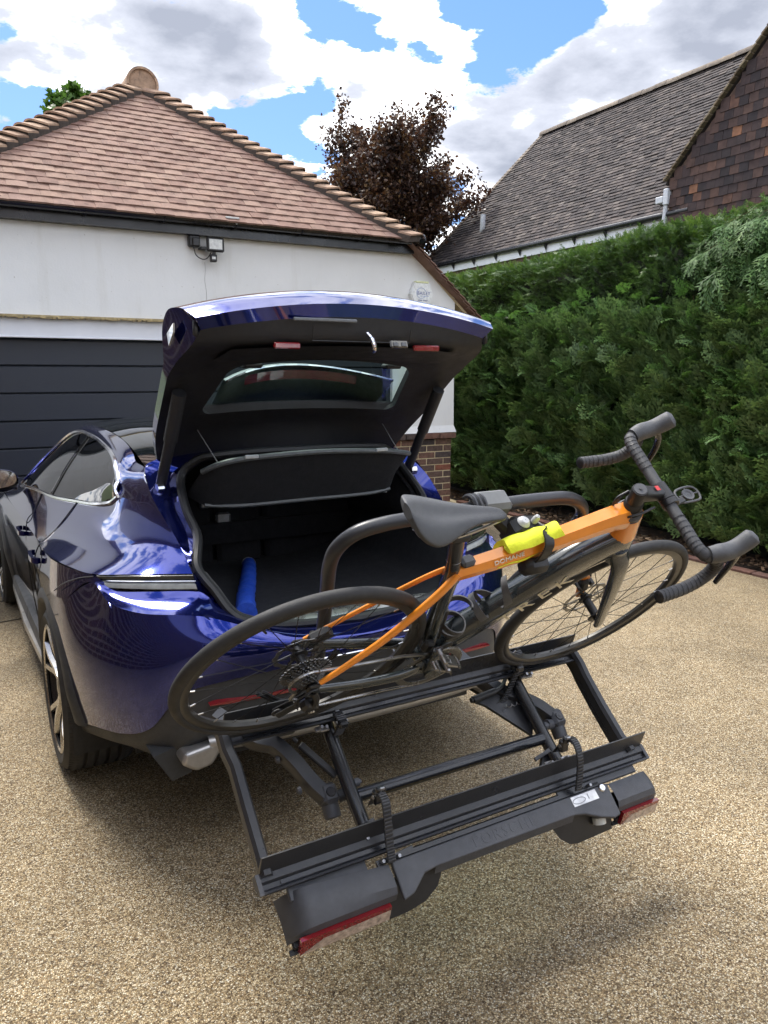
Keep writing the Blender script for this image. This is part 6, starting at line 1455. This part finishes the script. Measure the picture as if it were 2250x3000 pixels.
for k in range(4):
    a = cd.angle(Vector((1, 0, 0)))+[.5, 1.35, -2.1, -2.7][k]; g.beam(BBc+Vector((0, -.050, 0)), BBc+Vector((.082*cos(a), -.047, .082*sin(a))), .024, .007, up=(0, -1, 0), ch=.002)
obj('crank_spider', g, M_carbon, bike, smooth=True, angle=30)
g = taper([BBc+Vector((0, .055, 0)), BBc-cd*.09+Vector((0, .062, 0)), BBc-cd*.170+Vector((0, .068, 0))], lambda f: oval(lin(.019, .014, f), .0075), 4, up=(0, 1, 0)); obj('crank_arm', g, M_carbon, bike, smooth=True, fixn=True)
def pedal(c, sg, tilt):
    g = MB(); g.cyl(c, c+Vector((0, sg*.020, 0)), .007, n=10); g.cyl(c+Vector((0, sg*.02, 0)), c+Vector((0, sg*.066, 0)), .0095, .007, n=12); o = obj('pedal', g, M_steel, bike, smooth=True)
    R = Matrix.Rotation(tilt, 3, 'Y'); cc = c+Vector((0, sg*.042, 0))
    for s2 in (1, -1):
        g = MB(); g.box(cc+R @ Vector((.006, 0, s2*.013)), (.055, .036, .008), R, .003); g.tube([cc+R @ Vector((.034+.010*cos(a), .020*sin(a), s2*.016)) for a in np.linspace(-1.5, 1.5, 9)], .003, 5); g.box(cc+R @ Vector((-.028, 0, s2*.016)), (.016, .03, .010), R, .003); obj('pedal_cage', g, M_sprk, o, smooth=True, angle=25)
        g = MB(); g.tube([cc+R @ Vector((-.012+.002*cos(k*1.2), -.012+.0012*k, s2*.020+.004*sin(k*1.2))) for k in range(22)], .0014, 4); obj('pedal_spring', g, M_steel, o)
pedal(BBc+cd*.170+Vector((0, -.070, 0)), -1, .5); pedal(BBc-cd*.170+Vector((0, .070, 0)), 1, .3)
# chain: upper run, lower run through the derailleur cage
def chain_run(P, step=.0127):
    L = [0]
    for a, b in zip(P, P[1:]): L.append(L[-1]+(b-a).length)
    g = MB(); s = 0; i = 0; k = 0
    while s < L[-1]-.001:
        while L[i+1] < s: i += 1
        f = (s-L[i])/(L[i+1]-L[i]); p = P[i].lerp(P[i+1], f); d = (P[i+1]-P[i]).normalized(); n2 = d.cross(Vector((0, 1, 0))).normalized()
        if k % 2 == 0:
            for y_ in (-.0028, .0028): g.beam(p-d*.008+Vector((0, y_, 0)), p+d*.008+Vector((0, y_, 0)), .0012, .0072, up=n2, ch=.0005)
        else: g.beam(p-d*.007, p+d*.007, .0032, .0052, up=n2)
        s += step*.5*2*.5; k += 1
    return g
up_run = [q(.355, .044, .010), q(.27, .044, .030), q(.15, .045, .038), q(.02, .046, .050)]
lo_run = [q(.400, .044, -.181), q(.28, .044, -.172), q(.16, .046, -.165), q(.045, .048, -.160)]
g = chain_run(up_run); g2 = chain_run(lo_run); g.add(g2.v, g2.f)
arcp = [q(.400+.101*cos(a), .044, -.080+.101*sin(a)) for a in np.linspace(-1.57, 2.03, 30)]; g3 = chain_run(arcp); g.add(g3.v, g3.f)
wrap = [q(.052*cos(a), .046, .052*sin(a)) for a in np.linspace(1.4, 4.2, 20)]+[q(-.03, .047, -.08), q(.015, .048, -.10), q(.0, .048, -.13), q(-.045, .048, -.145)]; g4 = chain_run(wrap); g.add(g4.v, g4.f)
tag(obj('chain', g, M_steel, bike), kind='stuff')
der = MB(); der.tube(spline(Q([(.006, .070, -.012), (.020, .078, -.04), (.018, .082, -.07)]), 5), .010, 8); der.box(q(.012, .075, -.075), (.052, .030, .034), Matrix.Rotation(.5, 3, 'Y'), .008); dr = obj('rear_derailleur', der, M_bkblk, bike, smooth=True, angle=30)
der = MB(); der.beam(q(.022, .056, -.085), q(-.055, .056, -.148), .004, .034, up=(0, 1, 0) if False else (.6, 0, .8), ch=.002); der.beam(q(.022, .040, -.085), q(-.055, .040, -.148), .003, .030, up=(.6, 0, .8), ch=.001); obj('derailleur_cage', der, M_bkblk, dr)
for (u, n) in ((.012, -.095), (-.048, -.143)):
    g = MB(); V = []; 
    g.lathe([(.001, -.003), (.017, -.003), (.019, 0), (.017, .003), (.001, .003)], q(u, .048, n), (0, 1, 0), 11); obj('jockey_wheel', g, M_bkblk, dr)
g = MB(); g.tube(spline(Q([(.05, .066, -.03), (.0, .075, .01), (-.04, .078, -.03), (-.02, .078, -.08)]), 6), .0025, 6); obj('gear_cable', g, M_bkblk, dr, smooth=True)
textmesh('105', .013, frame_m(q(.014, .0935, -.083), Vector((.93, 0, .36)), Vector((-.36, 0, .93)), Vector((0, -1, 0))), M_wht, 'decal', dr, .0006)
g = MB(); g.box(q(.345, .035, .045), (.030, .022, .042), ch=.006); g.box(q(.385, .046, .035), (.075, .008, .018), Matrix.Rotation(-.5, 3, 'Y'), .003); obj('front_derailleur', g, M_bkblk, bike)
for u0, n0, nm in ((.050, .055, 'rear'), (.960, .075, 'front')):
    g = MB(); g.box(q(u0, -.050, n0), (.065, .030, .032), Matrix.Rotation(-.6 if nm == 'rear' else 1.1, 3, 'Y'), .008); g.cyl(q(u0+.02, -.036, n0+.012), q(u0+.02, -.066, n0+.012), .009, n=12); g.cyl(q(u0-.015, -.036, n0-.01), q(u0-.015, -.07, n0-.01), .007, n=10); obj('brake_caliper', g, M_bkblk, bike, smooth=True, angle=30)
# bottle cages
def cage(base, d, nrm_, name='bottle_cage'):
    d = d.normalized(); nrm_ = nrm_.normalized(); s_ = d.cross(nrm_)
    g = MB(); g.beam(base-d*.01, base+d*.15, .030, .008, up=nrm_, ch=.003); o = obj(name, g, M_hood, bike)
    for h0, a0, a1, wd, sl_ in ((.022, .2, 2*pi-.2, .013, .012), (.085, .25, 3.7, .017, .05), (.070, 2*pi-.25, 4.4, .014, -.03)):
        g = MB(); rws = []
        for a in np.linspace(a0, a1, 20):
            f = (a-a0)/(a1-a0); c_ = base+d*(h0+sl_*f)+nrm_*(.037-.037*cos(a))+s_*(.037*sin(a)); r_out = (nrm_*-cos(a)+s_*sin(a)); hh = wd*(1-.55*f)
            rws.append([c_-d*hh, c_-d*hh+r_out*.004, c_+d*hh+r_out*.004, c_+d*hh])
        g.grid(rws, cv=True); obj('cage_band', g, M_hood, o, smooth=True, angle=30, fixn=True)
    for h0 in (.035, .10):
        g = MB(); g.cyl(base+d*h0+nrm_*.003, base+d*h0+nrm_*.007, .005, n=8); obj('cage_bolt', g, M_gloss, o)
dn = Vector((-d_.z, 0, d_.x)); cage(q(.395, 0, -.075)+d_*.20+dn*.042, d_, dn)
sd2 = (q(.335, 0, .17)-q(.375, 0, .02)).normalized(); cage(q(.372, 0, .03)+Vector((.026, 0, .006)), sd2, Vector((sd2.z, 0, -sd2.x)))
# ---- saddle
prof_u = [(.050, .020, .628, .000), (.058, .050, .626, .004), (.085, .070, .618, .010), (.120, .074, .608, .014), (.160, .060, .598, .012), (.205, .036, .592, .008), (.255, .024, .588, .005), (.300, .0195, .583, .004), (.325, .016, .577, .003), (.334, .006, .570, .001)]
rows_ = []
for u, hw, n, sag in prof_u:
    r = []
    for k in range(20):
        a = 2*pi*k/20; c_, s_ = cos(a), sin(a); top = s_ > 0
        ww = hw*math.copysign(abs(c_)**.75, c_); droop = .030*(abs(ww)/.074)**2
        r.append(q(u, ww*(1 if top else .96), n-droop+(.006*s_ if top else .030*s_*(.55+.45*hw/.07))-(sag*max(0, 1-abs(ww)/.02) if top else 0)))
    rows_.append(r)
g = MB(); g.grid(rows_, cv=True, flip=True); g.add(rows_[0], [tuple(range(20))]); g.add(rows_[-1], [tuple(range(20))[::-1]]); sad = obj('saddle', g, M_sad, bike, smooth=True, angle=60, fixn=True)
ss = sad.modifiers.new('subsurf', 'SUBSURF'); ss.levels = 2; ss.render_levels = 2
g = MB()
for sg in (1, -1): g.tube(spline(Q([(.07, sg*.022, .590), (.12, sg*.022, .545), (.20, sg*.021, .535), (.27, sg*.016, .552), (.315, sg*.010, .566)]), 5), .0038, 7)
obj('saddle_rail', g, M_steel, sad, smooth=True)
g = MB(); g.box(q(.222, 0, .528), (.055, .052, .030), ch=.008); obj('saddle_clamp', g, M_bkblk, sad)
# ---- cockpit
g = MB(); g.lathe([(.001, .110), (.019, .110), (.0205, .106), (.0205, .060), (.024, .056), (.027, .010), (.032, .0)], q(.776, 0, .512), (-.36, 0, .93), 24); sth = obj('steerer_stack', g, M_bkblk, bike, smooth=True)
g = MB(); g.lathe([(.001, .003), (.0035, .003), (.004, .0), (.016, 0), (.0165, -.002)], q(.776, 0, .512)+Vector((-.36, 0, .93)).normalized()*.112, (-.36, 0, .93), 20); obj('top_cap', g, M_hood, sth, smooth=True)
g = MB(); g.lathe([(.0345, .0), (.0345, .012), (.029, .018)], q(.770, 0, .518), (-.36, 0, .93), 20); obj('headset_cover', g, M_hood, sth, smooth=True)
BC = q(.842, 0, .586)
g = taper([q(.742, 0, .597), q(.780, 0, .592), BC], lambda f: oval(lin(.021, .016, f), lin(.022, .016, f), 14, .7), 6); stem = obj('stem', g, M_bkblk, bike, smooth=True, fixn=True)
g = MB(); g.cyl(BC-Vector((0, .024, 0)), BC+Vector((0, .024, 0)), .0215, n=18); obj('stem_clamp', g, M_bkblk, stem, smooth=True)
g = MB(); g.box(q(.800, .0, .6125), (.013, .014, .001)); obj('stem_badge', g, simple('red_badge', (.55, .03, .03), .4), stem)
def bar_u(w): return .842-.105*w
for sg in (1, -1):
    w1 = .200
    top = [q(bar_u(sg*w), sg*w, .586) for w in (.024, .07, .12, .165)]
    ub = bar_u(sg*.2)
    curve = [q(ub+.010, sg*.195, .586), q(ub+.045, sg*.206, .578), q(ub+.072, sg*.210, .555), q(ub+.078, sg*.212, .522), q(ub+.060, sg*.215, .492), q(ub+.020, sg*.219, .474), q(ub-.030, sg*.222, .466), q(ub-.070, sg*.224, .462)]
    P = spline(top+curve, 6); N = len(P); rad = [.0152 if i/N < .12 else .0163 for i in range(N)]
    g = MB(); g.tube(P, rad, 12); hb = obj('handlebar', g, M_tape, bike, smooth=True)
    # overlapping turns of tape
    g = MB(); i = 8
    acc = 0
    while i < N-2:
        t_ = (P[i+1]-P[i]).normalized(); a_ = t_.orthogonal().normalized(); b_ = t_.cross(a_)
        g.tube([P[i]+a_*(.0164*cos(x))+b_*(.0164*sin(x))+t_*(.004*sin(x)) for x in np.linspace(0, 2*pi, 15)], .0010, 4); i += 2
    obj('tape_edge', g, M_bkblk, hb, smooth=True)
    g = MB(); t_ = (P[-1]-P[-2]).normalized(); g.lathe([(.001, .004), (.008, .004), (.012, .003), (.0165, 0)], P[-1], t_, 16); obj('bar_plug', g, M_bkblk, hb, smooth=True)
    # lever hood rising forward
    H0 = q(ub+.020, sg*.200, .588); hp_ = [H0, q(ub+.045, sg*.205, .598), q(ub+.075, sg*.207, .605), q(ub+.100, sg*.206, .620), q(ub+.120, sg*.203, .642), q(ub+.129, sg*.201, .655)]
    g = taper(hp_, lambda f: oval([.0195, .0195, .0185, .0185, .0200, .0195, .0140, .006][min(7, int(f*7.999))] if False else float(np.interp(f, [0, .2, .5, .75, .9, 1], [.0195, .0225, .0215, .0230, .0225, .0110])), float(np.interp(f, [0, .2, .5, .75, .9, 1], [.0210, .0240, .0225, .0245, .0230, .0110])), 16), 5); hd_ = obj('hood', g, M_hood, bike, smooth=True, fixn=True)
    g = taper([q(ub+.105, sg*.204, .606), q(ub+.140, sg*.203, .572), q(ub+.165, sg*.202, .525), q(ub+.180, sg*.203, .470), q(ub+.188, sg*.204, .438)], lambda f: oval(lin(.011, .0065, f), lin(.010, .006, f)), 4, up=(1, 0, 0)); obj('brake_lever', g, M_gloss, hd_, smooth=True, fixn=True)
# hoses sweeping from the bars into the head tube
g = MB()
for pts in ([(.80, .03, .572), (.765, .032, .555), (.742, .026, .538), (.748, .016, .520)], [(.735, -.02, .585), (.712, -.02, .560), (.716, -.016, .530), (.735, -.012, .516)], [(.80, -.03, .572), (.755, -.034, .556), (.735, -.026, .535), (.742, -.014, .518)]):
    g.tube(spline(Q(pts), 6), .0034, 6)
obj('hose', g, M_bkblk, bike, smooth=True)
# computer mount in front of the bars
g = MB(); g.tube([BC+Vector((.0185*cos(a), -.034, .0185*sin(a))) for a in np.linspace(0, 2*pi, 19)], 1.0, prof=[(-.003, -.008), (.003, -.008), (.003, .008), (-.003, .008)], up=(0, 1, 0)); g.beam(BC+Vector((.018, -.034, -.004)), BC+Vector((.075, -.018, -.010)), .016, .006, up=(0, 0, 1), ch=.002); mt = obj('computer_mount', g, M_bkblk, bike, smooth=True, angle=30)
pc_ = BC+Vector((.105, -.004, -.012)); nz_ = Vector((-.20, 0, .98)).normalized(); xx_ = Vector((.98, 0, .20)); 
g = MB(); loop = [(-.036, -.012), (-.030, -.020), (.020, -.023), (.032, -.012), (.034, .006), (.028, .018), (.012, .024), (-.022, .022), (-.036, .012)]; g.tube([pc_+xx_*a+Vector((0, 1, 0))*b for a, b in spline([Vector((a, b, 0)) for a, b in loop], 3, True) and [(v.x, v.y) for v in spline([Vector((a, b, 0)) for a, b in loop], 3, True)]], .0032, 6, closed=True)
g.lathe([(.010, .001), (.017, .003), (.018, 0), (.017, -.003), (.010, -.003)], pc_, nz_, 20)
for a in (0, 1.57, 3.14, 4.71): g.beam(pc_+xx_*(.016*cos(a))+Vector((0, .016*sin(a), 0)), pc_+xx_*(.031*cos(a))+Vector((0, .021*sin(a), 0)), .003, .003)
g.lathe([(.001, .0), (.010, .0), (.0105, -.003)], pc_, nz_, 12); obj('mount_head', g, M_hood, mt, smooth=True, angle=40)
# yellow foam sleeve between clamp and top tube
foam = thing('foam_pad', 'bright yellow foam tube padding the orange top tube under the clamp', 'foam pad', mtx=RM)
M_foam = simple('yellow_foam', (.72, .76, .035), .85, 90, .10, .6, 240)
def foam_piece(u0, u1, a0, a1, off=(0, 0)):
    g = MB(); rows_ = []
    for f in np.linspace(0, 1, 9):
        u = lin(u0, u1, f); n0 = .338+.372*(u-.255)+.0035*sin(u*90)+off[1]; rr = .0355+.0018*sin(u*55+1)
        rows_.append([q(u+.005*sin(a*3), off[0]+rr*cos(a), n0+.010+rr*.95*sin(a)) for a in np.linspace(a0, a1, 15)]+[q(u+.005*sin(a*3), off[0]+rr*.55*cos(a), n0+.010+rr*.55*sin(a)) for a in np.linspace(a1, a0, 15)])
    g.grid(rows_, cv=True); g.add(rows_[0], [tuple(range(30))]); g.add(rows_[-1], [tuple(range(30))[::-1]]); return g
obj('sleeve', foam_piece(.418, .556, radians(52), radians(240)), M_foam, foam, smooth=True, angle=50, fixn=True)
obj('lower_strip', foam_piece(.408, .555, radians(252), radians(318)), M_foam, foam, smooth=True, angle=50, fixn=True)
